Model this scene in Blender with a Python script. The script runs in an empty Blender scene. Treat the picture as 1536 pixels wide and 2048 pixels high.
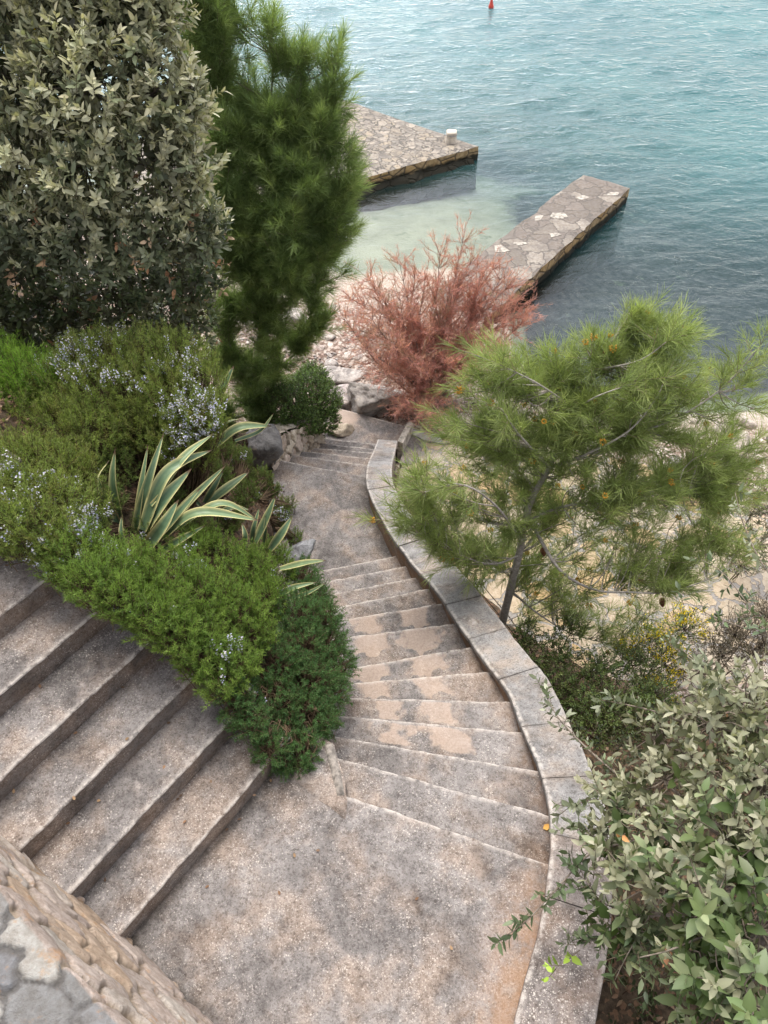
import bpy, math
import numpy as np
from mathutils import Vector
R = np.random.default_rng(11)
S = bpy.context.scene
COL = S.collection
rad = math.radians

# ---------------------------------------------------------------- camera and measuring
PITCH, FPX, CZ = 49.0, 1520.0, 4.7
SP, CP = math.sin(rad(PITCH)), math.cos(rad(PITCH))
SEA = -4.0
H = 0.165


def at(u, v, z):
    """plan position, at height z, of a point measured on the site photograph"""
    dx = (u - 768) / FPX
    dy = (v - 1024) / FPX
    t = (CZ - z) / (SP + dy * CP)
    return np.array([dx * t, (CP - dy * SP) * t, z])


def aty(u, v, y):
    """the same for a point known to stand y metres out"""
    dx = (u - 768) / FPX
    dy = (v - 1024) / FPX
    t = y / (CP - dy * SP)
    return np.array([dx * t, y, CZ - (SP + dy * CP) * t])


def nrm(a):
    a = np.asarray(a, float)
    return a / np.maximum(np.linalg.norm(a, axis=-1, keepdims=True), 1e-9)


# ---------------------------------------------------------------- value noise (numpy)
def _hash(ix, iy, iz, seed):
    h = (ix * 374761393 + iy * 668265263 + iz * 2147483647 + seed * 1274126177) & 0xFFFFFFFF
    h = ((h ^ (h >> 13)) * 1274126177) & 0xFFFFFFFF
    h = h ^ (h >> 16)
    return (h & 0xFFFFFF) / float(0xFFFFFF)


def vnoise(p, seed=0):
    p = np.asarray(p, float)
    if p.shape[-1] == 2:
        p = np.concatenate([p, np.zeros(p.shape[:-1] + (1,))], -1)
    i = np.floor(p).astype(np.int64)
    f = p - i
    f = f * f * (3 - 2 * f)
    o = 0
    for a in (0, 1):
        for b in (0, 1):
            for c in (0, 1):
                w = (f[..., 0] if a else 1 - f[..., 0]) * (f[..., 1] if b else 1 - f[..., 1]) * (f[..., 2] if c else 1 - f[..., 2])
                o = o + w * _hash(i[..., 0] + a, i[..., 1] + b, i[..., 2] + c, seed)
    return o


def fbm(p, seed=0, oct=4):
    p = np.asarray(p, float)
    o, a, s = 0, 0.5, 1.0
    for k in range(oct):
        o = o + a * vnoise(p * s, seed + k)
        a *= 0.5
        s *= 2.03
    return o / (1 - 0.5 ** oct)


def sstep(a, b, x):
    t = np.clip((x - a) / (b - a), 0, 1)
    return t * t * (3 - 2 * t)


# ---------------------------------------------------------------- mesh building
class Geo:
    def __init__(self):
        self.v, self.q, self.t, self.c, self.n = [], [], [], [], 0
        self.extra = {}

    def add(self, v, quads=None, tris=None, col=None, **ex):
        v = np.asarray(v, float).reshape(-1, 3)
        k = len(v)
        if quads is not None and len(quads):
            self.q.append(np.asarray(quads, np.int64).reshape(-1, 4) + self.n)
        if tris is not None and len(tris):
            self.t.append(np.asarray(tris, np.int64).reshape(-1, 3) + self.n)
        if col is None:
            col = np.ones((k, 3))
        col = np.broadcast_to(np.asarray(col, float), (k, 3))
        self.v.append(v)
        self.c.append(col)
        for key in set(list(ex) + list(self.extra)):
            lst = self.extra.setdefault(key, [np.zeros(self.n)] if self.n else [])
            lst.append(np.broadcast_to(np.asarray(ex.get(key, 0.0), float), (k,)))
        self.n += k
        return self

    def build(self, name, mat, parent=None, smooth=True, loc=None):
        v = np.concatenate(self.v)
        off = np.zeros(3)
        if parent is not None:
            off = np.array(parent['_o'])
        elif loc is not None:
            off = np.asarray(loc, float)
        v = v - off
        q = np.concatenate(self.q) if self.q else np.zeros((0, 4), np.int64)
        t = np.concatenate(self.t) if self.t else np.zeros((0, 3), np.int64)
        me = bpy.data.meshes.new(name)
        me.vertices.add(len(v))
        me.vertices.foreach_set('co', v.astype(np.float32).ravel())
        nl = q.size + t.size
        me.loops.add(nl)
        me.loops.foreach_set('vertex_index', np.concatenate([q.ravel(), t.ravel()]).astype(np.int32))
        me.polygons.add(len(q) + len(t))
        st = np.concatenate([np.arange(len(q)) * 4, q.size + np.arange(len(t)) * 3]).astype(np.int32)
        me.polygons.foreach_set('loop_start', st)
        me.polygons.foreach_set('use_smooth', np.full(len(q) + len(t), smooth, bool))
        me.update(calc_edges=True)
        ca = me.attributes.new('tint', 'FLOAT_COLOR', 'POINT')
        c = np.concatenate(self.c)
        ca.data.foreach_set('color', np.concatenate([c, np.ones((len(c), 1))], 1).astype(np.float32).ravel())
        for key, lst in self.extra.items():
            a = me.attributes.new(key, 'FLOAT', 'POINT')
            a.data.foreach_set('value', np.concatenate(lst).astype(np.float32))
        me.validate()
        me.materials.append(mat)
        o = bpy.data.objects.new(name, me)
        COL.objects.link(o)
        if parent is not None:
            o.parent = parent
            o['_o'] = list(map(float, off))
        else:
            o.location = off
            o['_o'] = list(map(float, off))
        return o


def thing(name, label, cat, loc, group=None):
    o = bpy.data.objects.new(name, None)
    o.empty_display_size = 0.1
    COL.objects.link(o)
    o.location = [float(x) for x in loc]
    o['_o'] = [float(x) for x in loc]
    tag(o, label, cat, group)
    return o


def tag(o, label=None, cat=None, group=None, kind=None):
    if label:
        o['label'] = label
    if cat:
        o['category'] = cat
    if group:
        o['group'] = group
    if kind:
        o['kind'] = kind
    return o


def grid_faces(nu, nv):
    """grid of nu x nv vertices, index = j*nu+i"""
    i, j = np.meshgrid(np.arange(nu - 1), np.arange(nv - 1))
    a = (j * nu + i).ravel()
    return np.stack([a, a + 1, a + nu + 1, a + nu], 1)


def tube(g, pts, radii, k=7, col=(1, 1, 1), rough=0.0):
    pts = np.asarray(pts, float)
    n = len(pts)
    radii = np.broadcast_to(np.asarray(radii, float), (n,))
    tan = nrm(np.gradient(pts, axis=0))
    ref = np.array([0.31, 0.17, 0.93])
    a = nrm(np.cross(tan, ref))
    b = np.cross(tan, a)
    ang = np.arange(k) / k * 2 * np.pi
    rr = radii[:, None] * (1 + rough * (R.random((n, k)) - 0.5))
    v = pts[:, None] + rr[..., None] * (a[:, None] * np.cos(ang)[None, :, None] + b[:, None] * np.sin(ang)[None, :, None])
    f = []
    for i in range(n - 1):
        for j in range(k):
            f.append((i * k + j, i * k + (j + 1) % k, (i + 1) * k + (j + 1) % k, (i + 1) * k + j))
    v = v.reshape(-1, 3)
    v = np.concatenate([v, pts[-1:] + tan[-1:] * radii[-1]])
    tr = [((n - 1) * k + j, (n - 1) * k + (j + 1) % k, n * k) for j in range(k)]
    cc = np.asarray(col, float)
    if cc.ndim == 1:
        cc = np.tile(cc, (len(v), 1)) * (0.85 + 0.3 * R.random((len(v), 1)))
    g.add(v, f, tr, cc)


def smooth_path(pts, n=16):
    pts = np.asarray(pts, float)
    P = np.concatenate([2 * pts[:1] - pts[1:2], pts, 2 * pts[-1:] - pts[-2:-1]])
    d = np.concatenate([[0], np.cumsum(np.linalg.norm(np.diff(pts, axis=0), axis=1))])
    out = []
    for s in np.linspace(0, d[-1], n):
        i = min(max(np.searchsorted(d, s, 'right') - 1, 0), len(pts) - 2)
        t = (s - d[i]) / max(d[i + 1] - d[i], 1e-9)
        p0, p1, p2, p3 = P[i], P[i + 1], P[i + 2], P[i + 3]
        out.append(0.5 * (2 * p1 + (p2 - p0) * t + (2 * p0 - 5 * p1 + 4 * p2 - p3) * t * t + (3 * p1 - p0 - 3 * p2 + p3) * t ** 3))
    return np.array(out)


def prisms(g, p0, p1, r0, r1, col):
    """many three sided twigs at once"""
    p0, p1 = np.asarray(p0, float), np.asarray(p1, float)
    n = len(p0)
    if n == 0:
        return
    d = nrm(p1 - p0)
    a = nrm(np.cross(d, nrm(R.normal(size=(n, 3)))))
    b = np.cross(d, a)
    r0 = np.broadcast_to(r0, (n,))
    r1 = np.broadcast_to(r1, (n,))
    vs = []
    for p, r in ((p0, r0), (p1, r1)):
        for k in range(3):
            th = k * 2 * np.pi / 3
            vs.append(p + r[:, None] * (a * math.cos(th) + b * math.sin(th)))
    v = np.stack(vs, 1)
    base = np.arange(n)[:, None] * 6
    q = np.concatenate([base + np.array([k, (k + 1) % 3, 3 + (k + 1) % 3, 3 + k]) for k in range(3)])
    c = np.repeat(np.broadcast_to(np.asarray(col, float), (n, 3)), 6, 0)
    g.add(v.reshape(-1, 3), q, None, c)


def blades(g, base, d, L, W, col, bend=None, tipcol=None):
    """thin tapering needles: one quad (or two when bent) each"""
    n = len(base)
    side = nrm(np.cross(d, nrm(R.normal(size=(n, 3)))))
    L = np.broadcast_to(L, (n,))[:, None]
    W = np.broadcast_to(W, (n,))[:, None]
    col = np.broadcast_to(col, (n, 3))
    tc = col if tipcol is None else np.broadcast_to(tipcol, (n, 3))
    if bend is None:
        v = np.stack([base - side * W, base + side * W, base + d * L + side * W * .35, base + d * L - side * W * .35], 1)
        q = np.arange(n)[:, None] * 4 + np.arange(4)
        c = np.stack([col, col, tc, tc], 1)
    else:
        mid = base + d * L * .5
        tip = mid + nrm(d + bend) * L * .5
        v = np.stack([base - side * W, base + side * W, mid + side * W, mid - side * W, tip + side * W * .3, tip - side * W * .3], 1)
        o = np.arange(n)[:, None] * 6
        q = np.concatenate([o + np.array([0, 1, 2, 3]), o + np.array([3, 2, 4, 5])])
        c = np.stack([col, col, (col + tc) / 2, (col + tc) / 2, tc, tc], 1)
    g.add(v.reshape(-1, 3), q, None, c.reshape(-1, 3))


def leaves(g, base, d, nor, L, W, col, fold=0.25, droop=0.15):
    """pointed oval leaves folded along the midrib"""
    n = len(base)
    side = nrm(np.cross(d, nor))
    nor = np.cross(side, d)
    L = np.broadcast_to(L, (n,))[:, None]
    W = np.broadcast_to(W, (n,))[:, None]
    droop = np.broadcast_to(droop, (n,))[:, None]
    mid = [base, base + d * L * .3, base + d * L * .66 - nor * L * droop * .4, base + d * L - nor * L * droop]
    e = []
    for i, w in ((1, 1.0), (2, .82)):
        for s in (1, -1):
            e.append(mid[i] + s * side * W * w + nor * W * fold * w)
    v = np.stack(mid + e, 1)          # m0 m1 m2 m3 r1 l1 r2 l2
    o = np.arange(n)[:, None] * 8
    q = np.concatenate([o + np.array([1, 4, 6, 2]), o + np.array([2, 7, 5, 1])])
    t = np.concatenate([o + np.array(x) for x in ((0, 4, 1), (2, 6, 3), (0, 1, 5), (2, 3, 7))])
    c = np.broadcast_to(np.asarray(col, float), (n, 3))
    c = np.repeat(c[:, None], 8, 1).copy()
    c[:, :4] *= 1.12                   # pale midrib
    g.add(v.reshape(-1, 3), q, t, c.reshape(-1, 3))


def pal(cols, n, w=None):
    cols = np.asarray(cols, float)
    i = R.choice(len(cols), n, p=w)
    return cols[i] * (0.75 + 0.5 * R.random((n, 1)))


# ---------------------------------------------------------------- materials
class NT:
    def __init__(self, name):
        self.m = bpy.data.materials.new(name)
        self.m.use_nodes = True
        self.t = self.m.node_tree
        self.t.nodes.clear()
        self.out = self.t.nodes.new('ShaderNodeOutputMaterial')

    def n(self, ty, ins=None, **props):
        x = self.t.nodes.new('ShaderNode' + ty)
        for k, v in props.items():
            setattr(x, k, v)
        for k, v in (ins or {}).items():
            if isinstance(v, bpy.types.NodeSocket):
                self.t.links.new(v, x.inputs[k])
            else:
                x.inputs[k].default_value = v
        return x

    def attr(self, name, out='Fac'):
        return self.n('Attribute', attribute_name=name).outputs[out]

    def noise(self, scale, detail=5, rough=.6, vec=None, out='Fac', dist=0.0):
        i = {'Scale': scale, 'Detail': detail, 'Roughness': rough, 'Distortion': dist}
        i['Vector'] = vec if vec is not None else self.co()
        return self.n('TexNoise', i).outputs[out]

    def voro(self, scale, out='Color', feature='F1', vec=None, rnd=1.0):
        i = {'Scale': scale, 'Vector': vec if vec is not None else self.co(), 'Randomness': rnd}
        return self.n('TexVoronoi', i, feature=feature).outputs[out]

    def co(self):
        if not hasattr(self, '_co'):
            self._co = self.n('TexCoord').outputs['Object']
        return self._co

    def math(self, op, a, b=0.0, c=0.0, clamp=False):
        return self.n('Math', {0: a, 1: b, 2: c}, operation=op, use_clamp=clamp).outputs[0]

    def rng(self, x, a, b, c=0.0, d=1.0, smooth=True):
        return self.n('MapRange', {'Value': x, 'From Min': a, 'From Max': b, 'To Min': c, 'To Max': d},
                      interpolation_type='SMOOTHSTEP' if smooth else 'LINEAR').outputs[0]

    def mix(self, f, a, b, mode='MIX'):
        x = self.n('Mix', data_type='RGBA', blend_type=mode)
        for k, v in ((0, f), (6, a), (7, b)):
            if isinstance(v, bpy.types.NodeSocket):
                self.t.links.new(v, x.inputs[k])
            else:
                x.inputs[k].default_value = v if k == 0 else (*v, 1)
        return x.outputs[2]

    def sep(self, c):
        return self.n('SeparateColor', {0: c}).outputs[0]

    def ramp(self, f, stops):
        x = self.n('ValToRGB', {0: f})
        el = x.color_ramp.elements
        while len(el) < len(stops):
            el.new(0.5)
        for e, (p, c) in zip(el, stops):
            e.position = p
            e.color = (*c, 1)
        return x.outputs[0]

    def bump(self, h, strength, dist):
        return self.n('Bump', {'Height': h, 'Strength': strength, 'Distance': dist}).outputs[0]

    def surf(self, col, rough=.8, normal=None, spec=.3):
        i = {'Base Color': col if isinstance(col, bpy.types.NodeSocket) else (*col, 1), 'Roughness': rough, 'Specular IOR Level': spec}
        if normal is not None:
            i['Normal'] = normal
        b = self.n('BsdfPrincipled', i).outputs[0]
        self.t.links.new(b, self.out.inputs[0])
        return self.m


def foliage(name, trans=.25, rough=.5, spec=.25, mul=1.0, vary=None):
    m = NT(name)
    c = m.attr('tint', 'Color')
    if mul != 1.0:
        c = m.mix(1.0, c, (mul, mul, mul), 'MULTIPLY')
    if vary:
        c = m.mix(m.rng(m.noise(vary, 3), .3, .7), c, m.mix(1.0, c, (.72, .8, .8), 'MULTIPLY'))
    p = m.n('BsdfPrincipled', {'Base Color': c, 'Roughness': rough, 'Specular IOR Level': spec}).outputs[0]
    t = m.n('BsdfTranslucent', {'Color': m.mix(1.0, c, (1.0, 1.05, .55), 'MULTIPLY')}).outputs[0]
    s = m.n('MixShader', {0: trans, 1: p, 2: t}).outputs[0]
    m.t.links.new(s, m.out.inputs[0])
    return m.m


def concrete(name, dark, mid, pale, speck=.58, lichen=.5, rough_bump=1.0):
    m = NT(name)
    big = m.noise(1.7, 5, .6)
    n2 = m.noise(11, 8, .72)
    f = m.math('ADD', m.math('MULTIPLY', big, .55), m.math('MULTIPLY', n2, .45))
    col = m.ramp(f, [(.37, dark), (.49, mid), (.60, pale)])
    # mineral tint: warmer and greyer areas
    col = m.mix(m.rng(m.noise(3.1, 4, .6), .42, .66), col, m.mix(1.0, col, (1.12, .98, .86), 'MULTIPLY'))
    # pebbles of the exposed aggregate
    dens = m.rng(m.noise(3.6, 6, .7), .36, .62)
    for sc, lo in ((175, .80), (88, .90)):
        vr = m.voro(sc)
        r = m.sep(vr)
        dist = m.voro(sc, 'Distance')
        dot = m.math('MULTIPLY', m.rng(r, lo - .02, lo), m.rng(dist, .55, .30))
        col = m.mix(m.math('MULTIPLY', m.math('MULTIPLY', dot, dens), speck), col, (.62, .56, .50))
        dk = m.math('MULTIPLY', m.rng(r, .2, .16), .55)
        col = m.mix(dk, col, m.mix(1.0, col, (.55, .52, .5), 'MULTIPLY'))
    # black algae film in blotches
    alg = m.math('MULTIPLY', m.rng(m.noise(2.6, 9, .74, dist=.4), .50, .68), .58)
    col = m.mix(alg, col, m.mix(1.0, col, (.40, .37, .35), 'MULTIPLY'))
    # pale lichen and lime blotches
    li = m.math('MULTIPLY', m.rng(m.noise(6.3, 9, .74), .58, .70), lichen)
    col = m.mix(li, col, (.47, .43, .40))
    # patches (worn ones on the treads), edge wear, grime, rust: laid on the mesh where the real ones are
    pn = m.math('ADD', m.attr('patch'), m.math('MULTIPLY', m.math('SUBTRACT', m.noise(24, 6, .7), .5), .55))
    pm = m.rng(pn, .38, .68)
    pc = m.mix(m.rng(m.noise(60, 4, .7), .35, .7), (.40, .30, .235), (.50, .40, .325))
    col = m.mix(m.math('MULTIPLY', pm, .62), col, pc)
    en = m.math('MULTIPLY', m.attr('edge'), m.rng(m.noise(19, 6, .7), .36, .60))
    col = m.mix(m.math('MULTIPLY', en, .8), col, (.56, .51, .46))
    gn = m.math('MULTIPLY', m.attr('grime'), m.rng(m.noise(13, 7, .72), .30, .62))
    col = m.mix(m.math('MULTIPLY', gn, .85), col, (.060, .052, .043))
    rn = m.math('MULTIPLY', m.attr('rust'), m.rng(m.noise(7, 7, .7), .30, .60))
    col = m.mix(m.math('MULTIPLY', rn, .62), col, (.31, .17, .085))
    h = m.math('ADD', m.math('MULTIPLY', m.noise(38, 8, .75), .7), m.math('MULTIPLY', m.voro(85, 'Distance'), .35))
    return m.surf(col, .9, m.bump(h, .55 * rough_bump, .012), .2)


M = {}
M['concrete'] = concrete('weathered_concrete', (.094, .086, .082), (.198, .182, .174), (.305, .284, .271))
M['riser'] = concrete('stained_riser', (.10, .088, .078), (.185, .160, .140), (.30, .26, .225), .5, .25)
M['coping'] = concrete('coping_concrete', (.145, .140, .137), (.240, .233, .228), (.325, .316, .308), .35, .75, .7)
M['coping_old'] = concrete('coping_rough', (.13, .115, .107), (.25, .22, .203), (.37, .33, .302), .95, .5)
M['leaf'] = foliage('oak_leaf', .28, .42, .38)
M['needle'] = foliage('pine_needle', .45, .5, .25)
M['herb'] = foliage('rosemary_leaf', .45, .55, .2)
M['petal'] = foliage('petal', .3, .7, .1)
M['dry'] = foliage('dry_leaf', .15, .8, .1)


def bark_mat():
    m = NT('bark')
    n = m.noise(26, 7, .7)
    c = m.mix(m.rng(n, .3, .7), m.mix(1.0, m.attr('tint', 'Color'), (.55, .52, .5), 'MULTIPLY'), m.attr('tint', 'Color'))
    return m.surf(c, .9, m.bump(n, .8, .01), .15)


M['bark'] = bark_mat()


def rubble_mat():
    m = NT('rubble_stone')
    c = m.attr('tint', 'Color')
    n = m.noise(22, 8, .72)
    c = m.mix(m.rng(n, .3, .7), m.mix(1.0, c, (.66, .62, .58), 'MULTIPLY'), c)
    c = m.mix(m.math('MULTIPLY', m.rng(m.noise(7, 7, .7), .56, .68), .55), c, (.46, .26, .12))
    c = m.mix(m.math('MULTIPLY', m.rng(m.noise(9, 8, .75, dist=.3), .60, .72), .6), c, (.13, .125, .12))
    h = m.math('ADD', n, m.math('MULTIPLY', m.noise(70, 5, .7), .5))
    return m.surf(c, .9, m.bump(h, 1.0, .022), .2)


M['rubble'] = rubble_mat()


def rock_mat():
    m = NT('limestone')
    n = m.noise(3.2, 9, .72, dist=.6)
    c = m.mix(m.rng(n, .36, .62), m.mix(1.0, m.attr('tint', 'Color'), (.42, .42, .43), 'MULTIPLY'), m.attr('tint', 'Color'))
    c = m.mix(m.math('MULTIPLY', m.rng(m.noise(16, 8, .75), .54, .66), .8), c, (.10, .10, .10))
    c = m.mix(m.math('MULTIPLY', m.rng(m.noise(8, 6, .7), .58, .70), .5), c, (.48, .34, .20))
    h = m.math('ADD', n, m.math('MULTIPLY', m.noise(20, 8, .75), .6))
    return m.surf(c, .92, m.bump(h, .9, .05), .2)


M['rock'] = rock_mat()


def flag_mat(name, scale, stones, grout, dirt, warp=.35, gap=.035, dirtcol=(.12, .105, .09), elong=(1, 1, 1)):
    """irregular flagstones bedded in mortar"""
    m = NT(name)
    mp = m.n('Mapping', {'Vector': m.co(), 'Scale': elong}).outputs[0]
    wv = m.n('VectorMath', {0: mp, 1: m.n('VectorMath', {0: m.noise(4, 3, .6, out='Color'), 'Scale': warp}, operation='SCALE').outputs[0]}, operation='ADD').outputs[0]
    d = m.voro(scale, 'Distance', 'DISTANCE_TO_EDGE', wv)
    cr = m.sep(m.voro(scale, 'Color', 'F1', wv))
    stops = [(i / max(len(stones) - 1, 1), s) for i, s in enumerate(stones)]
    c = m.ramp(cr, stops)
    n = m.noise(14, 8, .72)
    c = m.mix(m.rng(n, .28, .68), m.mix(1.0, c, (.62, .56, .5), 'MULTIPLY'), c)
    edge = m.rng(m.math('ADD', d, m.math('MULTIPLY', m.math('SUBTRACT', m.noise(22, 5, .7), .5), .05)), gap, gap + .03)
    c = m.mix(edge, m.mix(m.noise(30, 5, .7), m_scale(grout, .7), grout), c)
    dm = m.math('MULTIPLY', m.rng(m.noise(2.4, 9, .75, dist=.5), .44, .62), dirt)
    c = m.mix(dm, c, dirtcol)
    h = m.math('ADD', m.math('MULTIPLY', edge, .8), m.math('MULTIPLY', n, .5))
    return m.surf(c, .88, m.bump(h, .8, .02), .25)


def m_scale(c, k):
    return tuple(x * k for x in c)


M['quay_top'] = flag_mat('quay_paving', 4.4, [(.33, .30, .255), (.41, .37, .315), (.28, .26, .23), (.41, .355, .275), (.25, .232, .21)], (.125, .113, .10), .78, gap=.035, dirtcol=(.155, .14, .125))
M['jetty_top'] = flag_mat('jetty_paving', 2.4, [(.20, .175, .155), (.25, .22, .195), (.18, .16, .14), (.34, .31, .27), (.21, .19, .165), (.23, .2, .18)], (.15, .135, .12), .75, gap=.012, dirtcol=(.155, .135, .12))
M['terrace'] = flag_mat('crazy_paving', 2.7, [(.50, .43, .34), (.50, .36, .19), (.52, .46, .37), (.50, .41, .29), (.48, .43, .37)], (.31, .29, .27), .25, gap=.035, dirtcol=(.30, .26, .21))


def quay_side():
    m = NT('quay_masonry')
    geo = m.n('NewGeometry')
    z = m.n('SeparateXYZ', {0: geo.outputs['Position']}).outputs[2]
    mp = m.n('Mapping', {'Vector': m.co(), 'Scale': (1, 1, 1.9)}).outputs[0]
    d = m.voro(2.6, 'Distance', 'DISTANCE_TO_EDGE', mp)
    cr = m.sep(m.voro(2.6, 'Color', 'F1', mp))
    c = m.ramp(cr, [(0, (.40, .26, .12)), (.5, (.48, .34, .17)), (1, (.36, .27, .17))])
    c = m.mix(m.rng(m.noise(11, 7, .7), .3, .7), m.mix(1.0, c, (.55, .5, .45), 'MULTIPLY'), c)
    c = m.mix(m.rng(d, .015, .05), (.09, .07, .05), c)
    # weed and wet band along the waterline
    wet = m.rng(m.math('ADD', z, m.math('MULTIPLY', m.noise(5, 5, .6), .16)), SEA + .30, SEA + .20)
    c = m.mix(wet, c, (.022, .020, .013))
    h = m.math('ADD', m.rng(d, .0, .1), m.math('MULTIPLY', m.noise(20, 7, .7), .5))
    return m.surf(c, .85, m.bump(h, .9, .04), .25)


M['quay_side'] = quay_side()


def ground_mat():
    m = NT('ground')
    geo = m.n('NewGeometry')
    P = geo.outputs['Position']
    xyz = m.n('SeparateXYZ', {0: P})
    z = xyz.outputs[2]
    n1 = m.noise(1.1, 7, .65)
    n2 = m.noise(18, 7, .72)
    earth = m.mix(m.rng(n2, .3, .7), (.030, .022, .015), (.105, .075, .05))
    earth = m.mix(m.math('MULTIPLY', m.rng(m.sep(m.voro(34)), .72, .76), .6), earth, (.20, .115, .07))
    # shore shingle: pale pink pebbles
    pv = m.voro(16, 'Color')
    pr = m.sep(pv)
    peb = m.ramp(pr, [(0, (.33, .26, .22)), (.35, (.43, .36, .31)), (.6, (.50, .435, .38)), (.8, (.26, .195, .165)), (1, (.38, .28, .235))])
    peb = m.mix(m.rng(m.voro(16, 'Distance'), .40, .62), peb, m.mix(1.0, peb, (.5, .45, .42), 'MULTIPLY'))
    big = m.sep(m.voro(4.2))
    peb = m.mix(m.math('MULTIPLY', m.rng(m.voro(4.2, 'Distance'), .36, .30), m.rng(big, .60, .62)), peb, (.62, .54, .47))
    # wrack lines of dead weed
    wr = m.math('MULTIPLY', m.rng(m.noise(3.2, 8, .75, dist=.8), .56, .64), m.rng(z, -3.9, -3.6))
    peb = m.mix(m.math('MULTIPLY', wr, .75), peb, (.13, .075, .06))
    sand = m.mix(m.rng(n2, .3, .7), (.30, .25, .20), (.39, .33, .27))
    sand = m.mix(m.math('MULTIPLY', m.rng(m.sep(m.voro(55)), .80, .83), .6), sand, (.62, .57, .52))
    sand = m.mix(m.rng(z, -3.93, -4.05), sand, m.mix(m.rng(n1, .3, .7), (.20, .218, .170), (.305, .315, .25)))
    wp = m.rng(m.noise(1.3, 6, .7), .56, .66)
    sand = m.mix(m.math('MULTIPLY', m.math('MULTIPLY', wp, .8), m.rng(z, -4.12, -4.3)), sand, (.14, .17, .12))
    c = m.mix(m.attr('shore'), earth, peb)
    c = m.mix(m.attr('sand'), c, sand)
    wn = m.math('ADD', m.attr('weed'), m.math('MULTIPLY', m.math('SUBTRACT', m.noise(.75, 7, .7), .5), .9))
    weed = m.mix(m.rng(m.noise(5, 7, .7), .35, .65), (.036, .042, .050), (.085, .088, .092))
    weed = m.mix(m.rng(m.noise(2.1, 6, .7), .60, .72), weed, (.13, .15, .11))
    c = m.mix(m.rng(wn, .38, .66), c, weed)
    h = m.math('ADD', m.math('MULTIPLY', m.voro(16, 'Distance'), .6), n2)
    return m.surf(c, .92, m.bump(h, .7, .03), .15)


M['ground'] = ground_mat()


def water_mat():
    m = NT('sea_water')
    geo = m.n('NewGeometry')
    P = geo.outputs['Position']
    mp = m.n('Mapping', {'Vector': P, 'Scale': (.75, 1.35, 1), 'Rotation': (0, 0, rad(-12))}).outputs[0]
    w1 = m.noise(2.1, 4, .58, mp, dist=.5)
    w2 = m.noise(6.5, 4, .55, mp, dist=.3)
    h = m.math('ADD', w1, m.math('MULTIPLY', w2, .26))
    h = m.math('MULTIPLY', h, m.attr('chop'))
    nb = m.bump(h, 1.0, .11)
    fr = m.n('Fresnel', {'IOR': 1.34, 'Normal': nb}).outputs[0]
    gl = m.n('BsdfGlossy', {'Color': (1, 1, 1, 1), 'Roughness': .11, 'Normal': nb}).outputs[0]
    op = m.attr('opac')
    tr = m.n('BsdfTransparent', {'Color': m.mix(op, (.93, .97, .95), (.40, .74, .78))}).outputs[0]
    body = m.mix(m.rng(m.noise(.16, 4, .6), .38, .66), (.050, .158, .172), (.062, .192, .200))
    df = m.n('BsdfDiffuse', {'Color': body, 'Normal': nb}).outputs[0]
    vol = m.n('MixShader', {0: op, 1: tr, 2: df}).outputs[0]
    s = m.n('MixShader', {0: fr, 1: vol, 2: gl}).outputs[0]
    m.t.links.new(s, m.out.inputs[0])
    return m.m


M['water'] = water_mat()


def plain(name, col, rough=.6, n=20, amp=.3):
    m = NT(name)
    f = m.noise(n, 6, .7)
    c = m.mix(m.rng(f, .3, .7), m_scale(col, 1 - amp), m_scale(col, 1 + amp * .5))
    return m.surf(c, rough, m.bump(f, .4, .01), .3)


M['buoy'] = plain('red_buoy', (.62, .075, .05), .45, 9, .12)
M['pale_stone'] = plain('pale_slab', (.40, .365, .315), .9, 12, .6)
M['white_stone'] = plain('white_block', (.58, .52, .43), .85, 8, .35)
M['grey_stone'] = plain('grey_slab', (.36, .35, .345), .9, 7, .4)


M['mortar'] = plain('mortar', (.27, .235, .20), .92, 16, .5)
M['kerb'] = plain('kerb_render', (.27, .24, .21), .9, 22, .6)


def agave_mat():
    m = NT('agave_leaf')
    c = m.attr('tint', 'Color')
    n = m.noise(9, 5, .65)
    c = m.mix(m.rng(n, .3, .7), m.mix(1.0, c, (.8, .82, .8), 'MULTIPLY'), c)
    return m.surf(c, .42, m.bump(n, .15, .01), .4)


M['agave'] = agave_mat()

# ---------------------------------------------------------------- stairs: measured nosing lines
E1px = [((692, 1590), (1098, 1730)), ((686, 1518), (1100, 1631)), ((682, 1474), (1076, 1542)), ((673, 1430), (1044, 1464)),
        ((689, 1395), (1021, 1403)), ((737, 1363), (962, 1344)), ((726, 1332), (936, 1294)), ((715, 1271), (905, 1247)),
        ((695, 1237), (877, 1207)), ((666, 1216), (852, 1177)), ((662, 1188), (826, 1155)), ((653, 1162), (808, 1132)), ((651, 1139), (788, 1112))]
LEFT1 = [-.24, -.29, -.33, -.40, -.46, -.52, -.58, -.62, -.66, -.72, -.78, -.84, -.90]      # where the flight ends under the planting
line1 = []
for k, (a, b) in enumerate(E1px):
    A, B = at(*a, -k * H)[:2], at(*b, -k * H)[:2]
    d = (B - A) / (B[0] - A[0])
    line1.append((A + d * (LEFT1[k] - .12 - A[0]), B + d * .10))
E2px = [((561, 920), (737, 955)), ((577, 908), (740, 930)), ((595, 901), (746, 916)), ((614, 894), (751, 905)), ((636, 885), (753, 898)), ((655, 876), (755, 888))]
line2 = []
for k, (a, b) in enumerate(E2px):
    A, B = at(*a, -(13 + k) * H)[:2], at(*b, -(13 + k) * H)[:2]
    d = (B - A) / (B[0] - A[0])
    line2.append((A - d * .15, B + d * .12))
DL = np.array([.595, .804])                       # direction along the left-hand steps, away from the stone wall
NL = np.array([.804, -.595])
wall_n = DL
WB0 = -0.07                                       # stone wall base: p . DL = WB0
footprints = []


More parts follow.
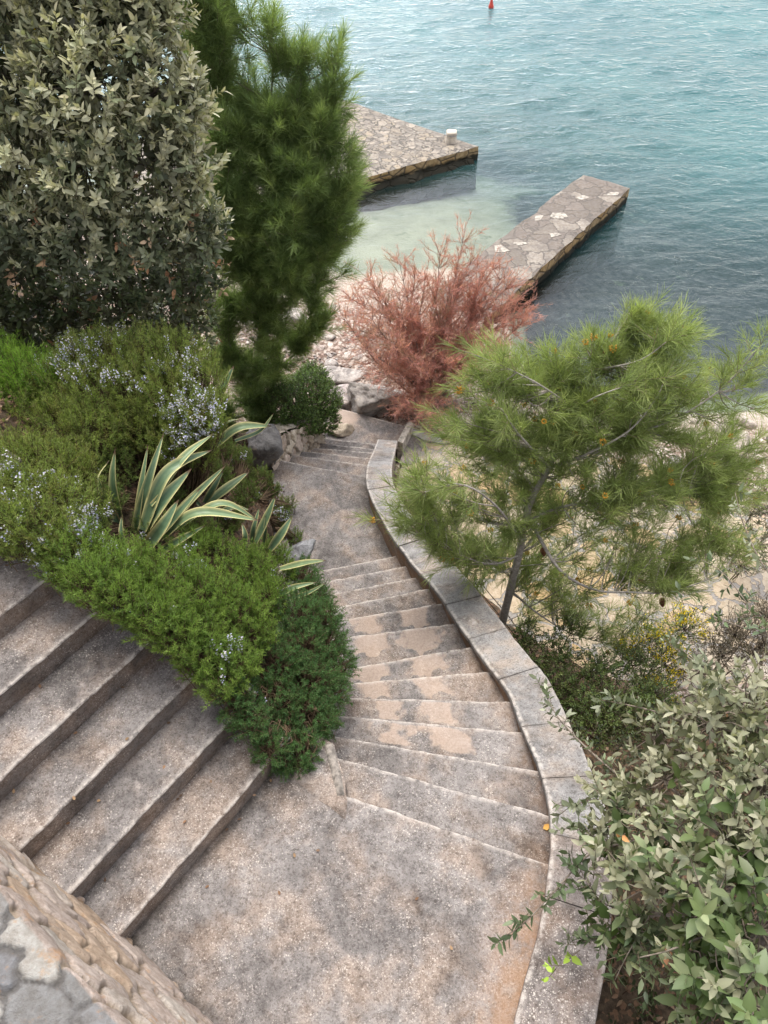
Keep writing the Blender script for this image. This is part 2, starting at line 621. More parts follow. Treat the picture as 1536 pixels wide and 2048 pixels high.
def slab(g, back, front, z, nx, ny, depth=.6, riser=H, attrs=None, chip=.006, sag=.002):
    """one cast step: tread grid, rounded chipped nosing, riser and cheeks"""
    b0, b1 = np.asarray(back[0], float), np.asarray(back[1], float)
    f0, f1 = np.asarray(front[0], float), np.asarray(front[1], float)
    footprints.append((np.array([b0, b1, f1, f0]), z))
    s = np.linspace(0, 1, nx)
    prof = [(t, 0.0, 0.0) for t in np.linspace(0, 1, ny)]          # (t across tread, overhang, dz)
    rows, kinds = [], []
    fw = nrm(((f0 + f1) - (b0 + b1)) / 2)
    fl = f0 + (f1 - f0) * s[:, None]
    cz = z
    tw = np.linalg.norm(((f0 + f1) - (b0 + b1)) / 2)
    jag = (fbm(np.stack([s * 14, np.full(nx, z * 31.7 + 3)], 1), 5, 3) - .5) * chip * 2.2
    jag2 = (vnoise(np.stack([s * 40, np.full(nx, z * 11.3)], 1), 9) - .5) * chip
    r = .014
    for t, _, _ in prof:
        te = t * (1 - r / max(tw, .05))
        p = (b0 + (b1 - b0) * s[:, None]) * (1 - te) + fl * te
        zz = cz + (fbm(p * 5, 3, 3) - .5) * sag * 6
        rows.append(np.concatenate([p, zz[:, None]], 1))
        kinds.append(te)
    for a in (30, 60, 90):
        o = -r + r * math.sin(rad(a))
        dz = -r + r * math.cos(rad(a))
        p = fl + fw * o + fw * (jag + jag2)[:, None]
        rows.append(np.concatenate([p, (cz + dz + (fbm(fl * 5, 3, 3) - .5) * sag * 6 + jag2 * .5)[:, None]], 1))
        kinds.append(1.0)
    nt = len(rows)
    v = np.concatenate(rows)
    q = grid_faces(nx, nt)
    n_t = nt * nx
    ex = dict(patch=np.zeros(n_t), edge=np.zeros(n_t), grime=np.zeros(n_t), rust=np.zeros(n_t))
    te = np.repeat(np.array(kinds), nx)
    dist_front = (1 - te) * tw
    dist_back = te * tw
    ex['edge'] = np.clip(1 - dist_front / .035, 0, 1)
    ss = np.tile(s, nt)
    if attrs is not None:
        attrs(v, ss, dist_back, dist_front, ex)
    g.add(v, q, **ex)
    # riser
    rr = []
    for dz in np.linspace(-r, -riser - .03, 5):
        p = fl + fw * (jag + jag2)[:, None] * (1 + dz / riser)
        rr.append(np.concatenate([p, np.full((nx, 1), cz + dz)], 1))
    rv = np.concatenate(rr)
    dzz = np.repeat(np.linspace(0, 1, 5), nx)
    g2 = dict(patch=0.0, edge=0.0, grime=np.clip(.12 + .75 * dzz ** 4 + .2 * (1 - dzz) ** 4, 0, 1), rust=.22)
    # cheeks and bottom skirt
    g.add(rv, grid_faces(nx, 5)[:, ::-1], **g2)
    for (p, q_) in ((b0, f0), (f1, b1), (b1, b0)):
        p3 = np.array([[*p, z - .002], [*q_, z - .002], [*q_, z - depth], [*p, z - depth]])
        g.add(p3, [[3, 2, 1, 0]])
    return ex


def stair_attrs(kind, k):
    def f(v, s, db, df, ex):
        x, y = v[:, 0], v[:, 1]
        nz = fbm(v[:, :2] * 6, 21 + k, 3)
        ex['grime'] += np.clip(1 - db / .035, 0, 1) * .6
        if kind == 'left':
            ex['grime'] += np.clip(1 - s / .06, 0, 1) * .9
            ex['rust'] += np.clip(1 - s / .05, 0, 1) * .8
        if kind == 'curve':
            # dirt washed against the parapet, pale screed worn through on the treads
            ex['grime'] += np.clip(1 - (1 - s) / .10, 0, 1) * .5
            ex['rust'] += np.clip(1 - (1 - s) / .16, 0, 1) * (.75 if k < 5 else .45)
            w = np.maximum(db + df, .05)
            t = db / w
            if k in (5, 6, 7, 8):
                for c, hw, top in ((.38, .12, .93), (.68, .14, .95)):
                    wob = fbm(v[:, :2] * 9 + k, 51, 3) - .5
                    e = np.abs(s - c - .03 * (k - 6)) / hw + wob * 1.1
                    ex['patch'] = np.maximum(ex['patch'], np.clip(1.30 - e, 0, 1) * sstep(.25, .5, t + .7 * wob) * (.95 if k > 5 else .8))
            if k in (4, 3):
                for c, hw in ((.36, .10), (.60, .13)):
                    e = np.abs(s - c) / hw + (fbm(v[:, :2] * 9 + k, 51, 3) - .5) * 1.6
                    ex['patch'] = np.maximum(ex['patch'], np.clip(1.15 - e, 0, .8) * sstep(.25, .45, t) * sstep(1.0, .9, t))
    return f


# upper flight (left)
stairs_l = thing('concrete_stairs', 'concrete flight of wide parallel steps climbing beside the rubble stone wall', 'stairs', (-1.4, 1.9, 0))
for k in range(10):
    n0 = -1.70 + -.306 * k
    z = (k + 1) * H
    fr = [NL * -n0 * -1 * -1 * 0 + 0, 0]
    # p = DL*a + NL*n0 ; a runs from the wall outwards
    a0, a1 = WB0 - .22, 1.32 + .05 * math.sin(k * 2.1)
    F = [DL * a0 + NL * n0, DL * a1 + NL * n0]
    B = [DL * a0 + NL * (n0 - .33), DL * a1 + NL * (n0 - .33)]
    g = Geo()
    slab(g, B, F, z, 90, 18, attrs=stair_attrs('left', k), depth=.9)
    g.build('step', M['concrete'], stairs_l)

# curved flight
stairs_c = thing('concrete_stairs', 'curved concrete flight of fanned steps with worn salmon patches beside the parapet', 'stairs', (.3, 3.3, -1))
for k in range(1, 13):
    g = Geo()
    bk = line1[k - 1]
    bd = nrm((np.array(line1[k - 1]).mean(0) - np.array(line1[k]).mean(0)))
    B = [bk[0] + bd * .02, bk[1] + bd * .02]
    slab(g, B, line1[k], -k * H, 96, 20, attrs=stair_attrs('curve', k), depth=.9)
    g.build('step', M['concrete'], stairs_c)

# lower flight
stairs_b = thing('concrete_stairs', 'short narrow concrete flight dropping to the shore path at the end of the parapet', 'stairs', (-.6, 7.4, -2.6))
for k in range(1, 6):
    g = Geo()
    slab(g, line2[k - 1], line2[k], -(13 + k) * H, 48, 12, attrs=stair_attrs('low', k), depth=.9)
    g.build('step', M['concrete'], stairs_b)


def upper_attrs(v, s, db, df, ex):
    p = v[:, :2]
    a, n0 = p @ DL, p @ NL
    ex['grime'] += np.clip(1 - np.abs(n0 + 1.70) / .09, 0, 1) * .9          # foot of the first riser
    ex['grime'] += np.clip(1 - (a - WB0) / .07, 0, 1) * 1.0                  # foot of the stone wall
    w = wall_dist(p)
    nz = fbm(p * 3, 77, 3)
    ex['rust'] += np.clip(1.25 - w / (.16 + .16 * nz), 0, 1) * sstep(1.75, .9, p[:, 1])
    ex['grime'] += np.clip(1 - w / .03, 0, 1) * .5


PWpts = np.array([(.36, -.35), (.55, .22), (.677, .58), (.845, .966), (.955, 1.30), (1.045, 1.68), (1.045, 2.05), (1.0, 2.40), (.96, 2.75), (.855, 3.08), (.745, 3.41),
                  (.635, 3.75), (.535, 4.08), (.43, 4.37), (.315, 4.63), (.22, 4.90), (.12, 5.16), (-.03, 5.58), (-.17, 6.02), (-.205, 6.30), (-.19, 6.75), (-.13, 7.35), (-.08, 7.85)])
PWz = np.array([.05, .05, .05, .05, .05, -.09, -.25, -.41, -.57, -.74, -.89, -1.04, -1.19, -1.33, -1.46, -1.58, -1.69, -1.80, -1.86, -1.90, -2.12, -2.48, -2.76])


def wall_dist(p):
    d = np.full(len(p), 9.0)
    for a, b in zip(PWpts[:-1], PWpts[1:]):
        ab = b - a
        t = np.clip(((p - a) @ ab) / (ab @ ab), 0, 1)
        d = np.minimum(d, np.linalg.norm(p - (a + t[:, None] * ab), axis=1))
    return d


g = Geo()
slab(g, [(-1.62, .98), (.52, -.56)], [(-.80, 1.95), (1.12, 1.312)], 0.0, 190, 150, attrs=upper_attrs, depth=.9, sag=.003)
lan = g.build('landing', M['concrete'], loc=(-.2, .9, 0))
tag(lan, 'broad upper concrete landing with orange stain beside the parapet', 'landing', kind='structure')


def mid_attrs(v, s, db, df, ex):
    p = v[:, :2]
    w = wall_dist(p)
    ex['grime'] += np.clip(1 - w / .22, 0, 1) * .7
    ex['grime'] += np.clip(1 - db / .10, 0, 1) * .4


g = Geo()
bk = line1[12]
slab(g, [bk[0], bk[1]], [line2[0][0], line2[0][1] + np.array([.02, 0])], -13 * H, 80, 90, attrs=mid_attrs, depth=.9)
lan2 = g.build('landing', M['concrete'], loc=(-.5, 6, -2.15))
tag(lan2, 'brown stained middle landing between the fanned steps and the lower flight', 'landing', kind='structure')
g = Geo()
zl = -19 * H
slab(g, [line2[5][0] + (-.25, .0), line2[5][1]], [at(672, 806, zl)[:2] - (.25, 0), at(872, 868, zl)[:2]], zl, 60, 40, attrs=lambda v, s, a, b, ex: ex.__setitem__('patch', np.clip(1.2 - np.hypot((v[:, 0] + .62) / .35, (v[:, 1] - 8.75) / .3), 0, 1)), depth=.7)  # a round pale patch on the path
lan3 = g.build('path', M['concrete'], loc=(-.2, 8.4, zl))
tag(lan3, 'small concrete path at the foot of the stairs by the boulder', 'path', kind='structure')

# ---------------------------------------------------------------- parapet wall
W = smooth_path(np.concatenate([PWpts, PWz[:, None]], 1), 330)
tan = nrm(np.gradient(W[:, :2], axis=0))
out = np.stack([tan[:, 1], -tan[:, 0]], 1)                 # to the right of the walk down = away from the steps
seg = np.concatenate([[0], np.cumsum(np.linalg.norm(np.diff(W, axis=0), axis=1))])
width = np.interp(seg, [0, 1.2, 2.5, 4.5, 6.5, seg[-1]], [.40, .36, .32, .33, .31, .26])
par = thing('parapet_wall', 'long curved concrete parapet with pale grey coping along the winding steps', 'wall', (1.0, 2.4, -1.2))
g = Geo()
inner_bot = np.minimum(W[:, 2] - .55, -.3)
n = len(W)
I = W[:, :2] + out * .012
O = W[:, :2] + out * (width - .012)[:, None]
prof = [(I, W[:, 2] - .9), (I, W[:, 2] - .12), (I, W[:, 2] - .055), (O, W[:, 2] - .055), (O, W[:, 2] - .5), (O + out * .05, np.minimum(W[:, 2] - 1.6, -3.3))]
v = np.concatenate([np.concatenate([p, z[:, None]], 1) for p, z in prof])
rust = np.concatenate([np.full(n, .75), np.full(n, .8), np.full(n, .4), np.zeros(n), np.zeros(n), np.zeros(n)])
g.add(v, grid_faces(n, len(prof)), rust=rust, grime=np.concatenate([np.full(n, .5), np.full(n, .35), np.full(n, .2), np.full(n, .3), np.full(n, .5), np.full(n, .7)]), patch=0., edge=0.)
for i in (0, n - 1):
    c = np.array([[*I[i], W[i, 2] - .055], [*O[i], W[i, 2] - .055], [*O[i], W[i, 2] - 1.6], [*I[i], W[i, 2] - 1.6]])
    g.add(c, [[0, 1, 2, 3]], patch=0., edge=0., grime=.2, rust=.2)
g.build('wall_body', M['riser'], par)
# coping slabs with open joints
joints = [0.0, .62, 1.62, 2.02, 2.47, 2.98, 3.55, 4.15, 4.72, 5.35, 6.0, 6.62, 7.1, 7.45, 8.0, seg[-1] + .01]
for a, b in zip(joints[:-1], joints[1:]):
    ns = max(int((b - a) / .022), 4)
    ss = np.linspace(a + .0025, min(b - .0025, seg[-1] + .02), ns)
    P = np.stack([np.interp(ss, seg, W[:, c]) for c in range(3)], 1)
    Oo = nrm(np.stack([np.interp(ss, seg, out[:, c]) for c in range(2)], 1))
    ww = np.interp(ss, seg, width)
    tt = [(-.010, -.06), (-.012, -.02), (-.010, -.006), (-.002, 0)] + [(x, 0) for x in np.linspace(.01, .99, 18)] + [(1.002, 0), (1.010, -.006), (1.012, -.02), (1.01, -.06)]
    lift = R.normal() * .003
    rows, edge = [], []
    for q, dz in tt:
        off = np.where((q > 0) & (q < 1), q * ww, np.where(q <= 0, q, ww + (q - 1)))
        p = P[:, :2] + Oo * off[:, None]
        j = (fbm(p * 9, 41, 3) - .5)
        if q < 0 or q > 1:
            p = p + Oo * (j * .012)[:, None]
        z = P[:, 2] + dz + lift + j * .007
        rows.append(np.concatenate([p, z[:, None]], 1))
        edge.append(np.full(ns, 1.0 if (q <= .02 and dz > -.02) else (.5 if q > .97 else 0)))
    v = np.concatenate(rows)
    e = np.concatenate(edge)
    m_ = len(tt)
    yy = v[:, 1]
    g = Geo()
    gr = np.tile(np.maximum(np.clip(1 - (ss - a) / .014, 0, 1), np.clip(1 - (b - ss) / .014, 0, 1)), m_)
    g.add(v, grid_faces(ns, m_), edge=e * .9, grime=gr * .8, patch=0., rust=0.)
    for side in (0, ns - 1):
        idx = np.arange(m_) * ns + side
        c = v[idx].mean(0)
        vv = np.concatenate([v[idx], c[None]])
        tr = [[i, i + 1, m_] for i in range(m_ - 1)]
        g.add(vv, None, tr, edge=0., grime=.7, patch=0., rust=0.)
    g.build('coping_slab', M['coping_old'] if a < 1.7 else M['coping'], par)

def inside(p, poly):
    c = np.zeros(len(p), bool)
    n = len(poly)
    for i in range(n):
        a, b = poly[i], poly[(i + 1) % n]
        cond = ((a[1] > p[:, 1]) != (b[1] > p[:, 1])) & (p[:, 0] < (b[0] - a[0]) * (p[:, 1] - a[1]) / (b[1] - a[1] + 1e-12) + a[0])
        c ^= cond
    return c


def prism_block(g, poly, ztop, zbot, top_mat_geo=None, wob=.03, step=.12, seed=0, flare=.15):
    """walls of a block with an irregular outline; returns the outline"""
    poly = np.asarray(poly, float)
    ring = []
    n = len(poly)
    for i in range(n):
        a, b = poly[i], poly[(i + 1) % n]
        m = max(int(np.linalg.norm(b - a) / step), 2)
        for t in np.arange(m) / m:
            ring.append(a + (b - a) * t)
    ring = np.array(ring)
    ring = ring + (np.stack([fbm(ring * 3, seed, 3), fbm(ring * 3, seed + 4, 3)], 1) - .5) * wob * 2
    m = len(ring)
    rows = []
    c = ring.mean(0)
    for z, ins in ((ztop - .015, 0), (ztop - .05, .0), (ztop - .2, -.01), (ztop - .4, .0), (zbot, -flare)):
        r2 = ring - nrm(ring - c) * ins
        zz = z + (fbm(ring * 4, seed + 7, 2) - .5) * (.03 if z > ztop - .06 else 0)
        rows.append(np.concatenate([r2, zz[:, None] * np.ones((m, 1))], 1))
    v = np.concatenate([np.concatenate([r, r[:1]]) for r in rows])
    g.add(v, grid_faces(m + 1, 5)[:, ::-1])
    return ring, rows[0]


def flat_top(g, ring3, ztop, res=.06, seed=3, amp=.03):
    from mathutils.geometry import delaunay_2d_cdt
    r = ring3[:, :2]
    lo, hi = r.min(0), r.max(0)
    gx, gy = np.meshgrid(np.arange(lo[0], hi[0], res), np.arange(lo[1], hi[1], res))
    q = np.stack([gx.ravel(), gy.ravel()], 1) + R.normal(size=(gx.size, 2)) * res * .15
    q = q[inside(q, r)]
    dmin = np.full(len(q), 9.)
    for i in range(0, len(r)):
        dmin = np.minimum(dmin, np.linalg.norm(q - r[i], axis=1))
    q = q[dmin > res * .7]
    pts = [Vector(x) for x in np.concatenate([r, q])]
    nr = len(r)
    vs, _, fs, _, _, _ = delaunay_2d_cdt(pts, [], [list(range(nr))], 1, 1e-5)
    v = np.array([[x[0], x[1]] for x in vs])
    z = ztop + (fbm(v * 3, seed, 4) - .5) * amp
    z[:nr] = ring3[:nr, 2] if len(v) >= nr else z[:nr]
    fs = np.array([list(f) for f in fs if len(f) == 3])
    g.add(np.concatenate([v, z[:, None]], 1), None, fs)


# ---------------------------------------------------------------- rubble walls


def rubble(g, P, nrmv, sx, sy, ux, uy, palette, amp=.035, seed=0, mortar=(.40, .35, .29), mort_w=.10, grey=None):
    """displace a sheet P[nv,nu,3] into rounded stones; sx,sy cell sizes in metres over coordinates ux,uy"""
    nv, nu, _ = P.shape
    X, Y = ux / sx, uy / sy
    wx = X + (fbm(np.stack([X * 1.3, Y * 1.3], -1), seed + 3, 3) - .5) * .9
    wy = Y + (fbm(np.stack([X * 1.3, Y * 1.3], -1), seed + 8, 3) - .5) * .9
    ix, iy = np.floor(wx).astype(int), np.floor(wy).astype(int)
    f1 = np.full(X.shape, 9.)
    f2 = np.full(X.shape, 9.)
    cid = np.zeros(X.shape)
    tilt = np.zeros(X.shape)
    for a in (-1, 0, 1):
        for b in (-1, 0, 1):
            cx, cy = ix + a, iy + b
            px = cx + .5 + (_hash(cx, cy, cx * 0 + 1, seed) - .5) * .85
            py = cy + .5 + (_hash(cx, cy, cx * 0 + 2, seed) - .5) * .7
            d = np.hypot(wx - px, wy - py)
            better = d < f1
            f2 = np.where(better, f1, np.minimum(f2, d))
            cid = np.where(better, _hash(cx, cy, cx * 0 + 5, seed), cid)
            tl_ = (_hash(cx, cy, cx * 0 + 7, seed) - .5) * (wx - px) + (_hash(cx, cy, cx * 0 + 8, seed) - .5) * (wy - py)
            tilt = np.where(better, tl_, tilt)
            f1 = np.where(better, d, f1)
    e = f2 - f1
    dome = sstep(.0, .20, e)
    rough = fbm(np.stack([ux * 14, uy * 14], -1), seed + 20, 4) - .5
    h = amp * (dome * (.55 + .9 * cid + 1.1 * tilt) - .25) + rough * amp * .55
    V = P + nrmv * h[..., None]
    if grey is not None:
        gw_ = sstep(.35, .65, grey + (fbm(np.stack([ux * 7, uy * 7], -1), seed + 30, 3) - .5) * .9)
    pc = np.asarray(palette)
    ci = (cid * 977) % len(pc)
    c = pc[np.clip(ci.astype(int), 0, len(pc) - 1)] * (.8 + .4 * ((cid * 57.3) % 1))[..., None]
    mm = sstep(mort_w * .5, mort_w, e + rough * .08)[..., None]
    c = c * mm + np.asarray(mortar) * (1 - mm)
    if grey is not None:
        gp = np.array([(.27, .268, .262), (.23, .23, .23), (.46, .445, .41), (.21, .21, .215), (.33, .32, .305)])
        cg = gp[(cid * 5).astype(int) % 5] * (.85 + .3 * ((cid * 31.7) % 1))[..., None]
        cg = cg * mm + np.array((.20, .195, .19)) * (1 - mm)
        c = c * (1 - gw_[..., None]) + cg * gw_[..., None]
    if g is None:
        return V, c
    g.add(V.reshape(-1, 3), grid_faces(nu, nv), None, c.reshape(-1, 3))


ZT = 1.32
sw = thing('stone_wall', 'battered rubble wall of pinkish tan stones with grey lichened stone top beside the wide steps', 'wall', (-1.9, 1.3, 0))
nu = 330
nn = np.concatenate([np.linspace(.45, -2.1, 300)[:-1], np.linspace(-2.1, -4.6, 31)])              # along the wall (NL coordinate)
rc = .035
prof = [(WB0 - .185 * max(z, 0) / ZT, z, 0.) for z in np.linspace(-.25, ZT - rc, 110)]
aE = prof[-1][0]
prof += [(aE - rc + rc * math.cos(t), ZT - rc + rc * math.sin(t), t) for t in np.linspace(.2, np.pi / 2, 8)]
prof += [(aE - rc - x, ZT + .02 * math.sin(x * 9), np.pi / 2) for x in np.linspace(.012, .5, 42)]
prof = np.array(prof)
sl_ = np.concatenate([[0], np.cumsum(np.hypot(np.diff(prof[:, 0]), np.diff(prof[:, 1])))])
nv = len(prof)
P = np.zeros((nv, nu, 3))
P[..., :2] = DL * prof[:, 0][:, None, None] + NL * nn[None, :, None]
P[..., 2] = prof[:, 1][:, None] + (np.clip(prof[:, 1], 0, ZT) / ZT)[:, None] * (np.maximum(-nn - 2.7, 0) * .54)[None, :]
NN = np.zeros((nv, 1, 3))
NN[:, 0, :2] = DL * np.cos(prof[:, 2])[:, None]
NN[:, 0, 2] = np.sin(prof[:, 2]) + .14 * (prof[:, 2] == 0)
UX, UZ = np.meshgrid(nn, sl_)
warm = [(.50, .415, .365), (.56, .475, .42), (.50, .385, .29), (.56, .49, .43), (.46, .385, .34), (.52, .41, .32), (.59, .53, .47)]
kf = 118
gy = np.broadcast_to(sstep(.3, 1.3, prof[:, 2])[:, None], UX.shape)
V, C = rubble(None, P, NN, .24, .165, UX, UZ, warm, .023, 4, (.36, .29, .22), .13, gy)
for nm, sl2 in (('wall_face', slice(0, kf)), ('wall_top', slice(kf - 1, nv))):
    g = Geo()
    g.add(V[sl2].reshape(-1, 3), grid_faces(nu, V[sl2].shape[0]), None, C[sl2].reshape(-1, 3))
    g.build(nm, M['rubble'], sw)
g = Geo()
a2 = aE - rc - .5
p = [[*(DL * a2 + NL * s_), z] for s_, z in ((.45, -.2), (-4.6, -.2), (-4.6, ZT), (.45, ZT))]
g.add(p, [[0, 1, 2, 3]], None, (.4, .36, .32))
p = [[*(DL * a_ + NL * .45), z] for a_, z in ((WB0, -.2), (a2, -.2), (a2, ZT), (aE - rc, ZT))]
g.add(p, [[0, 1, 2, 3]], None, (.4, .36, .32))
g.build('wall_back', M['rubble'], sw)

# planter wall that holds the rosemary bed above the fanned steps
pts = np.array([(-.50, 2.12), (-.50, 2.28), (-.52, 2.5), (-.52, 2.85), (-.60, 3.25), (-.68, 3.7), (-.78, 4.2), (-.90, 4.8), (-1.10, 5.5), (-1.30, 6.1)])
zt = np.array([-.05, -.06, -.12, -.28, -.48, -.72, -1.0, -1.35, -1.75, -2.0])
pw = smooth_path(np.concatenate([pts, zt[:, None]], 1), 220)
pl = thing('planter_wall', 'low mortared rubble wall holding back the rosemary bed above the fanned steps', 'wall', (-.5, 2.6, -.3))
g = Geo()
hs = np.linspace(-.75, 0, 26)
UX, UZ = np.meshgrid(np.linspace(0, 4.9, 220), hs)
tn = nrm(np.gradient(pw[:, :2], axis=0))
on = np.stack([tn[:, 1], -tn[:, 0]], 1)
P = np.concatenate([np.broadcast_to(pw[None, :, :2], (26, 220, 2)) + on[None] * (-.06 * (UZ / .75 + 1))[..., None], (pw[None, :, 2] + UZ)[..., None]], -1)
rubble(g, P, np.concatenate([on, np.zeros((220, 1))], 1)[None], .2, .13, UX, UZ, [(.34, .30, .26), (.30, .27, .24), (.36, .32, .27)], .03, 6, (.26, .23, .19))
tp = np.linspace(0, .2, 8)
UX, UW = np.meshgrid(np.linspace(0, 4.9, 220), tp)
P = np.concatenate([np.broadcast_to(pw[None, :, :2], (8, 220, 2)) - on[None] * (.06 + UW)[..., None], np.broadcast_to(pw[None, :, 2:3] + .01, (8, 220, 1))], -1)
rubble(g, P, np.array([0, 0, 1.]), .2, .2, UX, UW, [(.30, .28, .25)], .02, 6, (.25, .22, .19))
g.build('wall_body', M['rubble'], pl)
# mortar apron at the tip of the bed
tip = [at(540, 1560, .01), at(600, 1566, .01), at(650, 1600, .01), at(690, 1634, .01), at(697, 1596, .01), at(686, 1540, .02), at(668, 1480, .03), at(600, 1440, .04)]
tip = np.array(tip)
g = Geo()
ring, r3 = prism_block(g, tip[::-1, :2] if np.cross(tip[1, :2] - tip[0, :2], tip[2, :2] - tip[1, :2]) > 0 else tip[:, :2], .012, -.1, wob=.05, step=.05, seed=41, flare=.0)
flat_top(g, r3, .014, .03, 8, .016)
g.build('mortar_apron', M['concrete'], pl)
g = Geo()
kpoly = [at(*q, .08)[:2] for q in ((648, 1478), (664, 1476), (680, 1530), (690, 1582), (676, 1584), (664, 1540))]
if np.cross(kpoly[1] - kpoly[0], kpoly[2] - kpoly[1]) > 0:
    kpoly = kpoly[::-1]
ring, r3 = prism_block(g, kpoly, .032, -.1, wob=.02, step=.04, seed=44, flare=.0)
flat_top(g, r3, .036, .02, 3, .03)
g.build('kerb_stone', M['kerb'], pl)

# low wall beside the lower flight
a, b = np.array(line2[0][0]) + (.12, -.18), np.array(line2[5][0]) + (.16, -.22)
lw = thing('stone_wall', 'short low wall of cream rubble stones under the round bush by the lower flight', 'wall', (*((a + b) / 2), -2.6))
g = Geo()
nu, nv = 110, 44
s = np.linspace(-.05, 1, nu)
tl = np.linspace(-.55, .40, nv)
SX, TZ = np.meshgrid(s, tl)
zb = -13 * H - SX * 5 * H
tn = nrm(b - a)
on = np.array([tn[1], -tn[0]])
topz = -1.72 - .72 * SX
ZZ = zb - .3 + (topz - zb + .3) * (TZ + .55) / .95
P = np.concatenate([(a + (b - a) * SX[..., None]) - on * (.1 * (TZ + .55))[..., None], ZZ[..., None]], -1)
Ln = np.linalg.norm(b - a)
rubble(g, P, np.array([*on, 0.]), .17, .15, SX * Ln, ZZ, [(.62, .54, .44), (.66, .58, .47), (.58, .48, .37), (.60, .50, .42)], .045, 14, (.40, .34, .27))
g.build('wall_face', M['rubble'], lw)
g = Geo()
WW = np.linspace(0, .25, 12)
SX, UW = np.meshgrid(s, WW)
P = np.concatenate([(a + (b - a) * SX[..., None]) - on * (.095 + UW)[..., None], (-1.72 - .72 * SX)[..., None]], -1)
rubble(g, P, np.array([0, 0, 1.]), .2, .15, SX * Ln, UW, [(.58, .52, .43)], .03, 15, (.36, .31, .25))
g.build('wall_top', M['rubble'], lw)

# ---------------------------------------------------------------- terrain
CT = [(-.5, 2.2, .05), (-1.0, 2.6, .36), (-1.6, 2.95, .66), (-2.2, 3.25, 1.0), (-3, 3.7, 1.5), (-5, 5, 1.8), (-8, 6, 2.4), (-4.5, 3.0, 1.9),
      (-.8, 3.2, -.25), (-1.0, 4.2, -.75), (-1.3, 5.2, -1.3), (-1.7, 4.2, .2), (-2.5, 4.7, .7), (-3.5, 5.5, .7), (-6, 8, .4), (-4, 7.5, -.8),
      (-1.9, 6.4, -1.7), (-2.4, 7.4, -2.1), (-3.2, 9, -2.5), (-5, 10.5, -2.3), (-8, 12, -2.3), (-1.7, 8.0, -2.8),
      (-1.2, 8.8, -3.2), (0, 9.0, -3.3), (1, 9, -3.3), (-1.5, 10, -3.42), (0, 10, -3.45), (1.4, 9.8, -3.4), (-3, 11, -3.3), (-5, 13, -3.3),
      (1, 7, -3.3), (2, 5.2, -3.3), (3, 7, -3.35), (5, 7, -3.4), (3, 4.5, -3.3), (5, 4.5, -3.2), (8, 6, -3.3), (4, 9, -3.65), (6.5, 9.2, -3.7), (9, 9.5, -3.7),
      (1.6, 1.5, -.9), (1.7, 2.8, -1.7), (2.6, 1, -.8), (2.6, 2.5, -1.8), (4, 2, -1.6), (1.5, 0, -.6), (3, -1, -.4), (1.4, 4, -2.6), (5, 0, -.5), (9, 2, -1.5),
      (3.2, 10.2, -4.15), (4.5, 10.2, -4.2), (6.5, 10.4, -4.25), (9, 11, -4.3), (5, 13, -5.0), (9, 14, -5.6), (15, 10, -4.8), (2.3, 10.9, -4.15), (3.2, 12, -4.7),
      (0, 25, -6), (10, 25, -7), (-10, 25, -6), (0, 40, -8), (20, 40, -9), (20, 15, -6.5), (-20, 40, -8), (-15, 20, -4.2), (-14, 8, 2), (0, -4, 0), (-6, -4, 1.5), (8, -4, 0), (20, 2, -1.5), (20, -4, -.5)]
for u, v_, z in [(650, 620, -3.62), (700, 600, -3.68), (690, 560, -3.95), (690, 505, -4.13), (760, 520, -4.1), (850, 530, -4.05), (900, 505, -4.15), (940, 560, -3.9), (700, 440, -4.28), (720, 385, -4.5), (850, 430, -4.42),
                (900, 400, -4.6), (1000, 390, -4.8), (1000, 700, -3.7), (1010, 640, -3.95), (1060, 640, -4.35), (1090, 560, -4.7), (900, 640, -3.6), (560, 480, -3.9), (640, 420, -4.1)]:
    CT.append(tuple(at(u, v_, z)))
CT = np.array(CT)


def tps(r2):
    return r2 * np.log(r2 + 1e-9) * .5


_K = tps(((CT[:, None, :2] - CT[None, :, :2]) ** 2).sum(-1)) + np.eye(len(CT)) * .02
_Pm = np.concatenate([np.ones((len(CT), 1)), CT[:, :2]], 1)
_A = np.block([[_K, _Pm], [_Pm.T, np.zeros((3, 3))]])
_w = np.linalg.solve(_A, np.concatenate([CT[:, 2], np.zeros(3)]))


def hz(x, y):
    x, y = np.asarray(x, float), np.asarray(y, float)
    p = np.stack([x.ravel(), y.ravel()], 1)
    o = np.zeros(len(p))
    for i in range(0, len(p), 20000):
        q = p[i:i + 20000]
        k = tps(((q[:, None] - CT[None, :, :2]) ** 2).sum(-1))
        o[i:i + 20000] = k @ _w[:-3] + _w[-3] + q @ _w[-2:]
    return np.clip(o, -9, 3).reshape(x.shape)


def lower_under(p, z):
    for poly, zt in footprints:
        c = poly.mean(0)
        big = c + (poly - c) * (1 + .16 / np.maximum(np.linalg.norm(poly - c, axis=1, keepdims=True), .1))
        m = inside(p, big)
        z = np.where(m, np.minimum(z, zt - .3), z)
    wd = wall_dist(p)
    return np.where(wd < .5, np.minimum(z, np.interp(p[:, 1], PWpts[:, 1], PWz) - .35), z)


